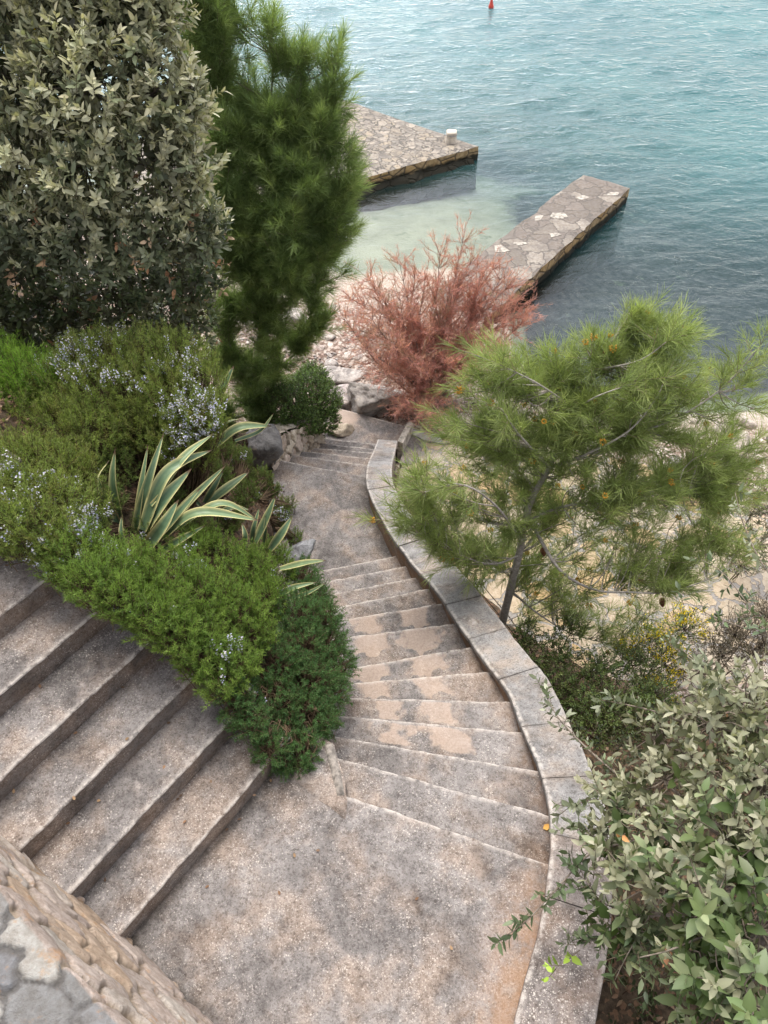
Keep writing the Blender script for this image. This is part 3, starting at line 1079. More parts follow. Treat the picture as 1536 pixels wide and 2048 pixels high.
xs = np.concatenate([np.linspace(-60, -9, 26)[:-1], np.linspace(-9, -4, 50)[:-1], np.linspace(-4, 6, 250)[:-1], np.linspace(6, 12, 50)[:-1], np.linspace(12, 80, 30)])
ys = np.concatenate([np.linspace(-6, -1, 12)[:-1], np.linspace(-1, 12, 320)[:-1], np.linspace(12, 22, 70)[:-1], np.linspace(22, 46, 30)[:-1], np.linspace(46, 160, 16)])
GX, GY = np.meshgrid(xs, ys)
pz = np.stack([GX.ravel(), GY.ravel()], 1)
tz = hz(np.clip(pz[:, 0], -15, 21), np.clip(pz[:, 1], -5, 41))
land = sstep(-3.95, -3.6, tz)
tz = tz + (fbm(pz * 1.6, 60, 4) - .5) * .16 * land + (fbm(pz * 6, 61, 3) - .5) * .05 * land
behind = (pz @ DL) < WB0 - .25
tz = np.where(behind, np.minimum(tz, -.3), tz)
tz = lower_under(pz, tz)
g = Geo()
shore = sstep(-2.2, -3.0, tz) * sstep(7.0, 8.0, pz[:, 1] + .35 * np.maximum(pz[:, 0], 0))
shore = np.maximum(shore, sstep(2.5, 3.5, pz[:, 0]) * sstep(-2.6, -3.1, tz))
sand = sstep(-3.60, -3.82, tz + (fbm(pz * 1.5, 5, 3) - .5) * .2)
x, y = pz[:, 0], pz[:, 1]
# weed meadows: right of the jetty and beyond the bay
jx = 2.35 + (y - 13.7) * .757                       # jetty axis
right = sstep(-.2, .9, x - jx + .0 * y)
out_ = sstep(18.6, 22.5, y + .12 * x)
weed = np.maximum(right * sstep(8.5, 10.5, y) * sstep(-4.02, -4.6, tz), out_ * .85)
deep = sstep(21, 27, y - .15 * x)
weed = np.maximum(weed, np.clip(1.5 * np.exp(-(((x - 5.6) / 2.4) ** 2 + ((y - 18.2) / 2.2) ** 2)), 0, 1))
weed = weed * (1 - .5 * deep)
bay = np.exp(-(((x - 3.0) / 1.3) ** 2 + ((y - 15.6) / 2.2) ** 2))
weed = np.maximum(weed, .34 * bay)
g.add(np.concatenate([pz, tz[:, None]], 1), grid_faces(len(xs), len(ys)), None, (1, 1, 1), shore=shore, sand=sand, weed=weed)
ter = g.build('ground', M['ground'], loc=(0, 6, -2))
tag(ter, 'sloping earth bank, shingle shore and sandy sea bed', 'ground', kind='structure')

# ---------------------------------------------------------------- sea
xs = np.concatenate([np.linspace(-250, -30, 12)[:-1], np.linspace(-30, -8, 60)[:-1], np.linspace(-8, 22, 330)[:-1], np.linspace(22, 60, 60)[:-1], np.linspace(60, 300, 14)])
ys = np.concatenate([np.linspace(8.2, 24, 260)[:-1], np.linspace(24, 46, 200)[:-1], np.linspace(46, 80, 50)[:-1], np.linspace(80, 500, 16)])
GX, GY = np.meshgrid(xs, ys)
p = np.stack([GX.ravel(), GY.ravel()], 1)
bed = hz(np.clip(p[:, 0], -15, 21), np.clip(p[:, 1], -5, 41))
dep = np.clip(SEA - bed, 0, 6)
calm = sstep(.1, 1.4, dep)
chop = .22 + .78 * calm
right = sstep(0, 3, p[:, 0] - 2.35 - (p[:, 1] - 13.7) * .757)
chop = np.maximum(chop, .5 * right)
chop = chop * (.62 + .38 * sstep(14, 24, p[:, 1]))
zw = np.zeros(len(p))
for i in range(46):
    lam = .4 * (3.0 / .4) ** R.random()
    th = rad(90 + 14 + R.normal() * 26)
    amp = .0029 * lam ** .75
    k = 2 * np.pi / lam
    ph = R.random() * 6.28
    zw += amp * np.sin(k * (p[:, 0] * math.cos(th) + p[:, 1] * math.sin(th)) + ph)
fade = sstep(90, 50, p[:, 1]) * sstep(60, 24, np.abs(p[:, 0] - 4))
zw = zw * chop * fade
opac = 1 - np.exp(-dep * (.085 + .36 * sstep(12.5, 20.5, p[:, 1] - .1 * p[:, 0])))
opac = np.clip(opac, 0, .93) * sstep(.15, .9, dep)
g = Geo()
g.add(np.concatenate([p, (SEA + zw)[:, None]], 1), grid_faces(len(xs), len(ys)), None, (1, 1, 1), chop=chop, opac=opac)
sea = g.build('sea', M['water'], loc=(0, 20, SEA))
tag(sea, 'rippled turquoise sea, clear and pale over the little beach', 'sea', kind='structure')

# ---------------------------------------------------------------- quay, jetty, bollard, buoy


ZQ = -3.66
q1, q2, q3 = at(957, 292, ZQ)[:2], at(715, 208, ZQ)[:2], at(715, 358, ZQ)[:2]
d2, d3 = nrm(q2 - q1), nrm(q3 - q1)
qpoly = [q1, q1 + d2 * 5.2, q1 + d2 * 5.2 + np.array([-5.5, -3.5]), q1 + d3 * 8.5]
quay = thing('quay', 'broad stone quay of crazy paving with tan masonry edge', 'quay', (*q1, ZQ))
g = Geo()
ring, r3 = prism_block(g, qpoly[::-1], ZQ, SEA - 5, seed=5)
g.build('side_wall', M['quay_side'], quay)
g = Geo()
flat_top(g, r3, ZQ, .15, 6, .04)
g.build('paving', M['quay_top'], quay)
# low rock shelf at the foot of the quay
g = Geo()
base = []
for t in np.linspace(.2, 7.5, 60):
    base.append(q1 + d3 * t)
base = np.array(base)
nin = np.array([d3[1], -d3[0]])
if nin @ np.array([0, -1]) < 0:
    nin = -nin
rows = []
for o, z in ((-.1, SEA + .16), (.05, SEA + .10), (.16, SEA - .02), (.3, SEA - .5)):
    j = fbm(np.stack([np.arange(60) * .35, np.full(60, o * 9)], 1), 31, 3)
    rows.append(np.concatenate([base + nin * (o * (.5 + j))[:, None], (z + (j - .5) * .16)[:, None]], 1))
g.add(np.concatenate(rows), grid_faces(60, 4), None, (.10, .09, .075))
g.build('footing', M['quay_side'], quay)

bp = at(902, 283, ZQ)
bol = thing('mooring_post', 'squat white stone mooring block on the corner of the quay', 'bollard', bp)
g = Geo()
nseg = 18
prof = [(z * .60, r * .80) for z, r in [(0, .205), (.04, .20), (.10, .185), (.22, .172), (.30, .172), (.36, .18), (.405, .178), (.43, .155), (.44, .0)]]
rows = []
for i, (z, r) in enumerate(prof):
    th = np.arange(nseg + 1) / nseg * 2 * np.pi + .5
    sq = r / np.maximum(np.abs(np.cos(th)), np.abs(np.sin(th))) ** .75 * .93
    rows.append(np.stack([bp[0] + sq * np.cos(th), bp[1] + sq * np.sin(th), np.full(nseg + 1, bp[2] + z)], 1))
v = np.concatenate(rows)
v = v + (fbm(v * 12, 4, 3)[:, None] - .5) * .02
g.add(v, grid_faces(nseg + 1, len(prof)))
g.build('block', M['white_stone'], bol)
g = Geo()
th = np.linspace(0, 2 * np.pi, 20)
tube(g, np.stack([bp[0] + .142 * np.cos(th), bp[1] + .142 * np.sin(th), np.full(20, bp[2] + .18)], 1), .012, 6)
g.build('groove_ring', M['grey_stone'], bol)

ZJ = -3.62
jp = [at(1165, 348, ZJ)[:2], at(1258, 375, ZJ)[:2], at(1040, 575, ZJ)[:2]]
dR = nrm(jp[2] - jp[1])
jq = at(970, 500, ZJ)[:2]
dL_ = nrm(jq - jp[0])
jpoly = [jp[0], jp[1], jp[1] + dR * 6.9, jp[0] + dL_ * 6.2]
jet = thing('jetty', 'narrow grey stone jetty with a few pale slabs set in it', 'jetty', (*jp[0], ZJ))
g = Geo()
ring, r3 = prism_block(g, jpoly[::-1], ZJ, SEA - 5, wob=.06, seed=12)
g.build('side_wall', M['quay_side'], jet)
g = Geo()
flat_top(g, r3, ZJ, .1, 8, .03)
g.build('deck', M['jetty_top'], jet)
for (u, v_), sz, ang in [((1121, 431), .20, .3), ((1076, 436), .13, .9), ((1112, 471), .13, .2), ((1007, 497), .22, .2), ((1040, 487), .13, .1), ((1165, 395), .14, .5), ((1225, 388), .13, .2)]:
    c = at(u, v_, ZJ)
    n = 9
    th = np.sort(R.random(n)) * 2 * np.pi
    rr = sz * (.7 + .45 * R.random(n))
    x = rr * np.cos(th) * 1.25
    y = rr * np.sin(th) * .75
    ca, sa = math.cos(ang), math.sin(ang)
    o2 = np.stack([c[0] + x * ca - y * sa, c[1] + x * sa + y * ca], 1)
    g = Geo()
    t3 = np.concatenate([o2, np.full((n, 1), ZJ + .010)], 1)
    b3 = np.concatenate([c[:2] + (o2 - c[:2]) * 1.04, np.full((n, 1), ZJ - .03)], 1)
    v = np.concatenate([b3, t3, [[c[0], c[1], ZJ + .011]]])
    qd = [[i, (i + 1) % n, n + (i + 1) % n, n + i] for i in range(n)]
    tr = [[n + i, n + (i + 1) % n, 2 * n] for i in range(n)]
    g.add(v, qd, tr)
    g.build('pale_slab', M['pale_stone'], jet, smooth=False)

bu = at(982, 15, SEA)
buoy = thing('buoy', 'small red conical buoy afloat far out on the open water', 'buoy', bu)


def lathe(g, c, prof, k=20):
    rows = []
    th = np.arange(k + 1) / k * 2 * np.pi
    for z, r in prof:
        rows.append(np.stack([c[0] + r * np.cos(th), c[1] + r * np.sin(th), np.full(k + 1, c[2] + z)], 1))
    g.add(np.concatenate(rows), grid_faces(k + 1, len(prof)))


g = Geo()
lathe(g, bu, [(-.12, .03), (-.07, .065), (-.01, .09), (.03, .098), (.05, .094)])
g.build('float', M['buoy'], buoy)
g = Geo()
lathe(g, bu, [(.052, .09), (.10, .072), (.2, .046), (.31, .03), (.335, .028), (.34, .0)])
g.build('cone', M['buoy'], buoy)
g = Geo()
th = np.linspace(0, 2 * np.pi, 12)
tube(g, np.stack([bu[0] + .03 * np.cos(th), np.full(12, bu[1]), bu[2] + .362 + .03 * np.sin(th)], 1), .008, 5)
g.build('lifting_ring', M['buoy'], buoy)

# ---------------------------------------------------------------- terrace, loose slabs, rocks
ZT2 = -3.16
tpoly = [at(812, 905, ZT2)[:2], at(838, 868, ZT2)[:2], at(912, 886, ZT2)[:2], (2.4, 8.2), (4.3, 7.6), (5.6, 6.4), (5.8, 4.6), (4.6, 3.5), (2.2, 3.4), (1.05, 3.9), (.55, 5.0), (.2, 6.0), (.12, 7.0)]
tpoly = np.array(tpoly)
g = Geo()
ring, r3 = prism_block(g, tpoly[::-1] if True else tpoly, ZT2, ZT2 - .45, wob=.05, seed=22)
flat_top(g, r3, ZT2, .12, 9, .03)
ter2 = g.build('terrace', M['terrace'], loc=(2, 6, ZT2))
tag(ter2, 'terrace of cream and yellow crazy paving below the parapet', 'terrace', kind='structure')


def stone(c, s, seed, squash=(1, 1, .6), rot=0., sub=14, flat=None, k=.55):
    """angular weathered boulder as a displaced sphere grid"""
    th = np.linspace(0, 2 * np.pi, sub * 2 + 1)
    ph = np.linspace(-np.pi / 2, np.pi / 2, sub + 1)
    T, Ph = np.meshgrid(th, ph)
    d = np.stack([np.cos(Ph) * np.cos(T), np.cos(Ph) * np.sin(T), np.sin(Ph)], -1)
    rr = np.random.default_rng(seed)
    r = np.full(T.shape, 1.25)
    for i in range(13):                                   # planes that cut facets
        nn_ = nrm(rr.normal(size=3))
        r = np.minimum(r, (.50 + .34 * rr.random()) / np.maximum(d @ nn_, .05) * (1 + .10 * (fbm(d * 5 + i, seed + i, 3) - .5)))
    r = r * (1.12 + k * .7 * (fbm(d * 2.2 + seed, seed, 4) - .5)) + .16 * (np.abs(fbm(d * 4 + seed, seed + 1, 4) - .5) * -2 + .25) + .07 * (fbm(d * 11 + seed, seed + 2, 3) - .5)
    v = d * r[..., None] * s * np.array(squash)
    ca, sa = math.cos(rot), math.sin(rot)
    v = np.stack([v[..., 0] * ca - v[..., 1] * sa, v[..., 0] * sa + v[..., 1] * ca, v[..., 2]], -1)
    return (v + np.asarray(c)).reshape(-1, 3), grid_faces(sub * 2 + 1, sub + 1)


def boulder(u, v_, z, s, seed, squash, label, col, rot=0., name='boulder', group=None, mat='rock', cat='boulder', sub=16):
    c = at(u, v_, z)
    v, q = stone(c, s, seed, squash, rot, sub)
    g = Geo()
    g.add(v, q, None, col)
    o = g.build(name, M[mat], loc=c)
    return tag(o, label, cat, group)


boulder(740, 795, -3.08, .46, 77, (1.15, .74, .60), 'large weathered grey boulder with dark pitted face at the edge of the shore path', (.46, .42, .38), -.4, sub=44)
boulder(676, 752, -3.2, .36, 8, (1.05, .62, .42), 'low cracked grey rock behind the pale slab and left of the big boulder', (.55, .50, .46), .2, sub=22)
boulder(686, 786, -3.28, .40, 12, (.62, 1.05, .34), 'smooth pinkish white rock slab between the round bush and the big boulder', (.66, .58, .55), .3, sub=22)
boulder(524, 908, -1.95, .29, 5, (.80, .80, 1.25), 'upright dark grey rock standing at the head of the low cream wall', (.25, .24, .235), .4, sub=24)
boulder(604, 1100, -.88, .12, 6, (1.2, .8, .7), 'small grey stone sticking out of the rosemary beside the middle landing', (.42, .42, .43), .4)
boulder(678, 862, -3.1, .16, 9, (1.2, .8, .5), 'small cream stone on the path under the round bush', (.66, .56, .43), .2)
boulder(585, 645, -3.3, .30, 17, (1.3, .8, .5), 'flat pale rock seen under the low boughs of the tall pine', (.64, .58, .52), .2)
boulder(800, 715, -3.3, .22, 21, (1.2, .9, .6), 'rounded pale rock in the middle of the pink bush base', (.62, .54, .48), .2)
boulder(835, 815, -3.2, .25, 23, (.7, 1.2, .6), 'pink sided rock below the roots of the pink bush', (.60, .46, .40), .1)
boulder(880, 800, -3.2, .24, 27, (1.0, .9, .7), 'dark rock right of the pink sided rock', (.36, .30, .27), .6)
boulder(925, 850, -3.2, .22, 31, (1.2, .8, .6), 'cream rock beside the corner of the crazy paving', (.60, .52, .43), .6)
gs = 'pale stones scattered along the shore'
spots = []
for i in range(400):
    if len(spots) >= 58:
        break
    u, v_ = R.uniform(590, 1030), R.uniform(585, 850)
    c = at(u, v_, -3.45)
    if inside(c[None, :2], np.array([at(655, 876, -3.14)[:2], at(640, 800, -3.14)[:2], at(700, 795, -3.14)[:2], at(885, 860, -3.14)[:2], at(800, 900, -3.14)[:2]]))[0]:
        continue
    spots.append((u, v_))
for i, (u, v_) in enumerate(spots):
    s = .05 + .12 * R.random() ** 2.2
    c = at(u, v_, -3.4)
    z = float(hz(c[0], c[1])) + s * .25
    c = np.array([c[0], c[1], z])
    v, q = stone(c, s, 100 + i, (1.2, .85, .6), R.random() * 3, 9)
    g = Geo()
    g.add(v, q, None, pal([(.66, .58, .51), (.60, .50, .44), (.52, .47, .43), (.66, .54, .45)], 1)[0])
    tag(g.build('stone', M['rock'], loc=c), 'pale angular stone lying on the shingle around the pink bush', 'stone', gs)
for i in range(46):                                           # right hand shore behind the near pine
    x, y = R.uniform(1.4, 6.5), R.uniform(8.0, 9.7)
    s = .07 + .16 * R.random() ** 2
    c = np.array([x, y, float(hz(x, y)) + s * .25])
    v, q = stone(c, s, 300 + i, (1.2, .85, .6), R.random() * 3, 9)
    g = Geo()
    g.add(v, q, None, pal([(.64, .57, .50), (.58, .50, .42), (.50, .46, .41)], 1)[0])
    tag(g.build('stone', M['rock'], loc=c), 'pale rock at the water edge beyond the crazy paving', 'stone', 'rocks along the water edge by the terrace')

# shingle: one uncountable mass of small pebbles
g = Geo()
N = 5200
px_ = np.stack([R.uniform(-2.6, 2.6, N), R.uniform(8.3, 12.2, N)], 1)
zz = hz(px_[:, 0], px_[:, 1])
ok = (zz > -3.92) & (zz < -3.1)
for poly, zt in footprints:
    ok &= ~inside(px_, poly)
px_, zz = px_[ok], zz[ok]
s = .012 + .03 * R.random(len(px_)) ** 2.5
oc = np.array([[1, 0, 0], [0, 1, 0], [-1, 0, 0], [0, -1, 0], [0, 0, .7], [0, 0, -.7]], float)
v = np.stack([px_[:, 0], px_[:, 1], zz + .01], 1)[:, None] + oc[None] * s[:, None, None] * R.uniform(.7, 1.3, (len(s), 6, 1))
o = np.arange(len(s))[:, None] * 6
t = np.concatenate([o + np.array(x) for x in ((0, 1, 4), (1, 2, 4), (2, 3, 4), (3, 0, 4), (1, 0, 5), (2, 1, 5), (3, 2, 5), (0, 3, 5))])
cc = pal([(.62, .52, .46), (.55, .42, .36), (.66, .60, .55), (.42, .30, .25), (.50, .46, .43)], len(s))
g.add(v.reshape(-1, 3), None, t, np.repeat(cc, 6, 0))
tag(g.build('pebbles', M['rock'], loc=(0, 10, -3.5)), 'pinkish shingle of the little beach', 'pebbles', kind='stuff')

# kerb and slabs where the path meets the terrace


def slab_thing(pts, z, th, name, label, cat, mat):
    r = np.array([at(u, v_, z)[:2] for u, v_ in pts])
    if np.cross(r[1] - r[0], r[2] - r[1]) > 0:
        r = r[::-1]
    g = Geo()
    ring, r3 = prism_block(g, r, z, z - th, wob=.02, step=.08, seed=len(label))
    flat_top(g, r3, z, .06, 4, .02)
    return tag(g.build(name, M[mat], loc=(*r.mean(0), z)), label, cat)


slab_thing([(824, 857), (880, 868), (888, 884), (846, 877), (826, 868)], -3.10, .2, 'stone_slab', 'grey worn stone slab at the end of the low kerb by the path', 'slab', 'grey_stone')
slab_thing([(806, 897), (822, 872), (853, 878), (826, 927), (800, 925)], -3.13, .2, 'concrete_slab', 'salmon pink concrete slab between the low kerb and the yellow paving', 'slab', 'concrete')
kA, kB = at(800, 905, -3.1), at(821, 860, -3.1)
g = Geo()
tn = nrm(kB - kA)
sd = np.array([tn[1], -tn[0], 0])
v = []
for p_, hgt in ((kA, .22), (kA * .5 + kB * .5, .2), (kB, .16)):
    v += [p_ - sd * .04 - [0, 0, .2], p_ - sd * .04 + [0, 0, hgt], p_ + sd * .04 + [0, 0, hgt - .02], p_ + sd * .04 - [0, 0, .2]]
g.add(v, [[0, 1, 5, 4], [1, 2, 6, 5], [2, 3, 7, 6], [4, 5, 9, 8], [5, 6, 10, 9], [6, 7, 11, 10], [0, 3, 2, 1], [8, 9, 10, 11]])
tag(g.build('kerb', M['pale_stone'], loc=kA, smooth=False), 'thin upright cream kerb running from the parapet end to the grey slab', 'kerb')
#P0#
# ================================================================ plants


def og(u, v, h):
    """point above the ground by h along one line of sight of the survey photograph"""
    ts = np.linspace(2.5, 18, 600)
    dx, dy = (u - 768) / FPX, (v - 1024) / FPX
    P = np.stack([dx * ts, (CP - dy * SP) * ts, CZ - (SP + dy * CP) * ts], 1)
    gzz = hz(P[:, 0], P[:, 1]) + h
    i = np.argmax(P[:, 2] < gzz)
    return P[i]


def frame(a):
    u = nrm(np.cross(a, nrm(R.normal(size=a.shape))))
    return u, np.cross(a, u)


def shell(blobs, n, rmin=.75, zmin=-.35, keep=.7):
    """points near the outer surface of a union of ellipsoids, with outward directions"""
    C = np.array([b[0] for b in blobs])
    Q = np.array([b[1] if np.ndim(b[1]) else [b[1]] * 3 for b in blobs], float)
    wgt = np.maximum(Q[:, 0] * Q[:, 2], .008)
    P, D = [], []
    while sum(map(len, P)) < n:
        i = R.choice(len(C), n, p=wgt / wgt.sum())
        d = nrm(R.normal(size=(n, 3)))
        r = R.uniform(rmin, 1.0, (n, 1))
        p = C[i] + d * Q[i] * r
        ok = d[:, 2] > zmin
        for j in range(len(C)):
            q = np.linalg.norm((p - C[j]) / Q[j], axis=1)
            ok &= (q > keep) | (i == j)
        P.append(p[ok])
        D.append(nrm(d / Q[i])[ok])
    return np.concatenate(P)[:n], np.concatenate(D)[:n]


def leafy_shoots(g, gw, p, a, ln, m, L, W, cols, tip=None, phi=(78, 28), stem=.0022, fold=.22, jitter=.3, wood=(.16, .13, .09), drop=.12, keep=1.0):
    """m leaves spiralling up each shoot"""
    n = len(p)
    ln = np.broadcast_to(ln, (n,))
    u, w_ = frame(a)
    sc = pal(cols, n) * R.uniform(.7, 1.35, (n, 1))
    for j in range(m):
        t = (j + .6) / m
        az = j * 2.4 + R.random(n) * .7
        rd = np.cos(az)[:, None] * u + np.sin(az)[:, None] * w_
        ph = np.radians(phi[0] + (phi[1] - phi[0]) * t + R.normal(size=n) * 9)[:, None]
        d = nrm(a * np.cos(ph) + rd * np.sin(ph) + R.normal(size=(n, 3)) * jitter * .35)
        nn_ = nrm(a * np.sin(ph) - rd * np.cos(ph) + R.normal(size=(n, 3)) * jitter)
        c = sc * (.8 + .4 * R.random((n, 1)))
        if tip is not None:
            k = np.clip((t - .45) / .5, 0, 1) * R.random((n, 1)) ** .6
            c = c * (1 - k) + pal(tip, n) * k
        s = (.55 + .75 * R.random(n)) * (1 - .25 * t)
        kp = R.random(n) < keep
        leaves(g, (p + a * (ln * t)[:, None])[kp], d[kp], nn_[kp], (L * s)[kp], (W * s)[kp], c[kp], fold, drop)
    prisms(gw, p - a * .02, p + a * ln[:, None], stem * 1.3, stem * .6, np.asarray(wood) * (.8 + .4 * R.random((n, 1))))


def connect(gw, root, tips, r0, r1, wood, mids=None, seg=3, sag=.1):
    """curved limbs from a root to each tip"""
    root = np.broadcast_to(np.asarray(root, float), tips.shape)
    n = len(tips)
    m = (root + tips) / 2 + R.normal(size=(n, 3)) * .06 + np.array([0, 0, sag]) if mids is None else mids
    prev = root
    for i in range(1, seg + 1):
        t = i / seg
        p = root * (1 - t) ** 2 + m * 2 * t * (1 - t) + tips * t * t
        ra = r0 + (r1 - r0) * (i - 1) / seg
        rb = r0 + (r1 - r0) * t
        prisms(gw, prev, p, ra, rb, np.asarray(wood) * (.75 + .5 * R.random((n, 1))))
        prev = p


def nearest(pts, skel):
    o = np.zeros(len(pts), int)
    for i in range(0, len(pts), 2000):
        o[i:i + 2000] = np.argmin(((pts[i:i + 2000, None] - skel[None]) ** 2).sum(-1), 1)
    return o


UP = np.array([0, 0, 1.])
SILVER = [(.37, .37, .25), (.30, .31, .20), (.45, .44, .305), (.205, .23, .14)]
SILVER_TIP = [(.50, .46, .30), (.42, .40, .26), (.54, .50, .33)]
DARKOAK = [(.060, .095, .028), (.08, .12, .038), (.105, .145, .05), (.048, .075, .022)]

# ---------------------------------------------------------------- tall silver leaved bush, top left
bl = []
for u, v, y, r in [(30, 60, 5.2, .36), (140, 30, 5.3, .36), (230, 60, 5.2, .32), (285, 40, 5.3, .24), (60, 190, 5.0, .36), (180, 180, 4.9, .38), (300, 190, 5.0, .33), (345, 220, 5.2, .27),
                   (50, 330, 4.8, .36), (170, 330, 4.7, .38), (290, 330, 4.8, .36), (372, 340, 5.0, .24), (60, 460, 4.8, .34), (170, 460, 4.75, .36), (290, 460, 4.8, .36), (385, 460, 5.0, .27),
                   (330, 560, 5.0, .30), (390, 555, 5.1, .22), (220, 570, 5.05, .30), (30, 560, 5.1, .30), (120, 590, 5.2, .28), (-60, 250, 5.0, .5), (-80, 480, 5.0, .5), (40, -60, 5.4, .5), (220, -60, 5.4, .45), (268, -40, 5.5, .28)]:
    bl.append((aty(u, v, y + .70), r * 1.14))
for u, v, y, r in [(60, 640, 5.2, .26), (150, 650, 5.25, .24), (240, 640, 5.2, .26), (320, 640, 5.2, .24), (385, 610, 5.2, .22), (-20, 640, 5.2, .3), (100, 690, 5.5, .28), (220, 690, 5.5, .28), (340, 680, 5.5, .26), (0, 700, 5.5, .28), (400, 660, 5.5, .2)]:
    bl.append((aty(u, v, y + .70), r * 1.14))
root = np.array([-2.2, 6.3, float(hz(-2.2, 6.3))])
ob = thing('evergreen_bush', 'tall dense bush with silvery grey green oval leaves and some dead brown ones', 'bush', root)
g, gw = Geo(), Geo()
p, d = shell(bl, 3600, .55, -.8, .55)
a = nrm(d * .75 + UP * .75 + R.normal(size=p.shape) * .38)
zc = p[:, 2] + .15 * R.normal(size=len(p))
for lo, hi, cs, tp, kk in ((1.75, 99, SILVER, SILVER_TIP, .97), (1.25, 1.75, [(.15, .175, .11), (.19, .205, .135), (.11, .135, .08)], [(.27, .28, .19), (.22, .24, .15)], .95), (-9, 1.25, [(.07, .10, .045), (.10, .13, .06), (.13, .14, .08)], [(.18, .21, .11)], .55)):  # shade of the hollow base put into the leaf colours, darker downwards
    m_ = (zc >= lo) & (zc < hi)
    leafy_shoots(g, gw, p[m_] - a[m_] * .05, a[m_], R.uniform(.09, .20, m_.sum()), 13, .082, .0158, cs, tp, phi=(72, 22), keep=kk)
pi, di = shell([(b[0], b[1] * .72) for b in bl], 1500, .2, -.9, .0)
leafy_shoots(g, gw, pi, nrm(di + UP * .4 + R.normal(size=pi.shape) * .5), .12, 9, .085, .02, [(.12, .13, .08), (.09, .105, .06), (.15, .15, .10)], None, phi=(80, 30))  # inner leaves coloured dark to paint a shaded interior
g.build('foliage', M['leaf'], ob)
gd = Geo()
pd2, dd2 = shell([b for b in bl if b[0][2] < 1.75], 130, .75, -.9, .6)
leafy_shoots(gd, gw, pd2, nrm(dd2 + R.normal(size=pd2.shape) * .5), .09, 5, .07, .016, [(.34, .19, .11), (.42, .27, .17), (.28, .15, .09), (.46, .33, .22)], None, fold=.4, keep=.8)
gd.build('dead_leaves', M['dry'], ob)
for b in bl[::3]:
    gwp = root + (b[0] - root) * .5 + R.normal(size=3) * .12 + [0, .12, 0]
    tube(gw, smooth_path([root + R.normal(size=3) * [.06, .06, 0], gwp, b[0]], 8), np.linspace(.024, .007, 8), 6, (.15, .13, .11), .2)
i = R.choice(len(p), 500)
ci = nearest(p[i], np.array([b[0] for b in bl]))
connect(gw, np.array([b[0] for b in bl])[ci], p[i], .006, .003, (.19, .165, .14), sag=.02)
gw.build('branches', M['bark'], ob)

# ---------------------------------------------------------------- pines


def pine_shoots(g, gw, p, a, ln, m, NL_, cols, tipc, wood=(.30, .24, .17), spread=(22, 62), hw=.0013, stem=.0035):
    n = len(p)
    ln = np.broadcast_to(ln, (n,))
    u, w_ = frame(a)
    sc = pal(cols, n)
    i = np.repeat(np.arange(n), m)
    k = len(i)
    t = R.random(k) ** .75
    az = R.random(k) * 2 * np.pi
    rd = np.cos(az)[:, None] * u[i] + np.sin(az)[:, None] * w_[i]
    ph = np.radians(spread[1] + (spread[0] - spread[1]) * t + R.normal(size=k) * 9)[:, None]
    d = nrm(a[i] * np.cos(ph) + rd * np.sin(ph))
    c = sc[i] * (.7 + .6 * R.random((k, 1)))
    tc = c * .6 + .4 * np.asarray(tipc)
    bend = R.normal(size=(k, 3)) * .22 + np.array([0, 0, -.10])
    blades(g, p[i] + a[i] * (ln[i] * t)[:, None], d, NL_ * R.uniform(.7, 1.15, k), hw, c, bend, tc)
    prisms(gw, p, p + a * ln[:, None], stem, stem * .5, np.asarray(wood) * (.8 + .4 * R.random((n, 1))))


def pine_cone_mesh():
    g = Geo()
    k = 0
    for i in range(13):
        f = i / 12
        z = f * .07
        r = .021 * math.sin(math.pi * (.18 + .80 * f)) + .002
        for j in range(7):
            th = j / 7 * 2 * np.pi + (i % 2) * .45
            e = np.array([math.cos(th), math.sin(th), 0])
            s = np.array([-math.sin(th), math.cos(th), 0])
            c0 = np.array([0, 0, z])
            v = [c0 + e * r * .3 - s * .004, c0 + e * r * .3 + s * .004, c0 + e * r + s * .007 + [0, 0, .004], c0 + e * (r + .004) + [0, 0, .010], c0 + e * r - s * .007 + [0, 0, .004]]
            g.add(v, [[0, 1, 2, 4]], [[2, 3, 4]], np.array((.21, .095, .055)) * R.uniform(.6, 1.3))
    return g


def pollen_mesh():
    """cluster of small orange yellow male cones round a shoot tip"""
    g = Geo()
    for i in range(16):
        th = i * 2.4
        z = .028 * i / 16
        c = np.array([.011 * math.cos(th), .011 * math.sin(th), z])
        dr = nrm(np.array([math.cos(th) * .8, math.sin(th) * .8, .7]))
        col = np.array((.62, .33, .06)) * R.uniform(.7, 1.2)
        u, w_ = nrm(np.cross(dr, UP)), None
        w_ = np.cross(dr, u)
        v = [c]
        for q, rr in ((.35, .0052), (.75, .0048)):
            for s_ in range(5):
                an = s_ / 5 * 2 * np.pi
                v.append(c + dr * .017 * q + (u * math.cos(an) + w_ * math.sin(an)) * rr)
        v.append(c + dr * .018)
        tr = [[0, 1 + (s_ + 1) % 5, 1 + s_] for s_ in range(5)] + [[11, 6 + s_, 6 + (s_ + 1) % 5] for s_ in range(5)]
        qd = [[1 + s_, 1 + (s_ + 1) % 5, 6 + (s_ + 1) % 5, 6 + s_] for s_ in range(5)]
        g.add(v, qd, tr, col)
    return g


def scatter_parts(proto_geo, name, mat, parent, pts, axes, scale=1.0):
    o = proto_geo.build(name, mat)
    o.parent = parent
    base = np.array(parent['_o'])
    first = True
    for p, a in zip(pts, axes):
        c = o if first else o.copy()
        if not first:
            COL.objects.link(c)
            c.parent = parent
        first = False
        c.location = [float(x) for x in (np.asarray(p) - base)]
        c.rotation_euler = Vector([float(x) for x in a]).to_track_quat('Z', 'Y').to_euler()
        s = scale * R.uniform(.8, 1.25)
        c.scale = (s, s, s)


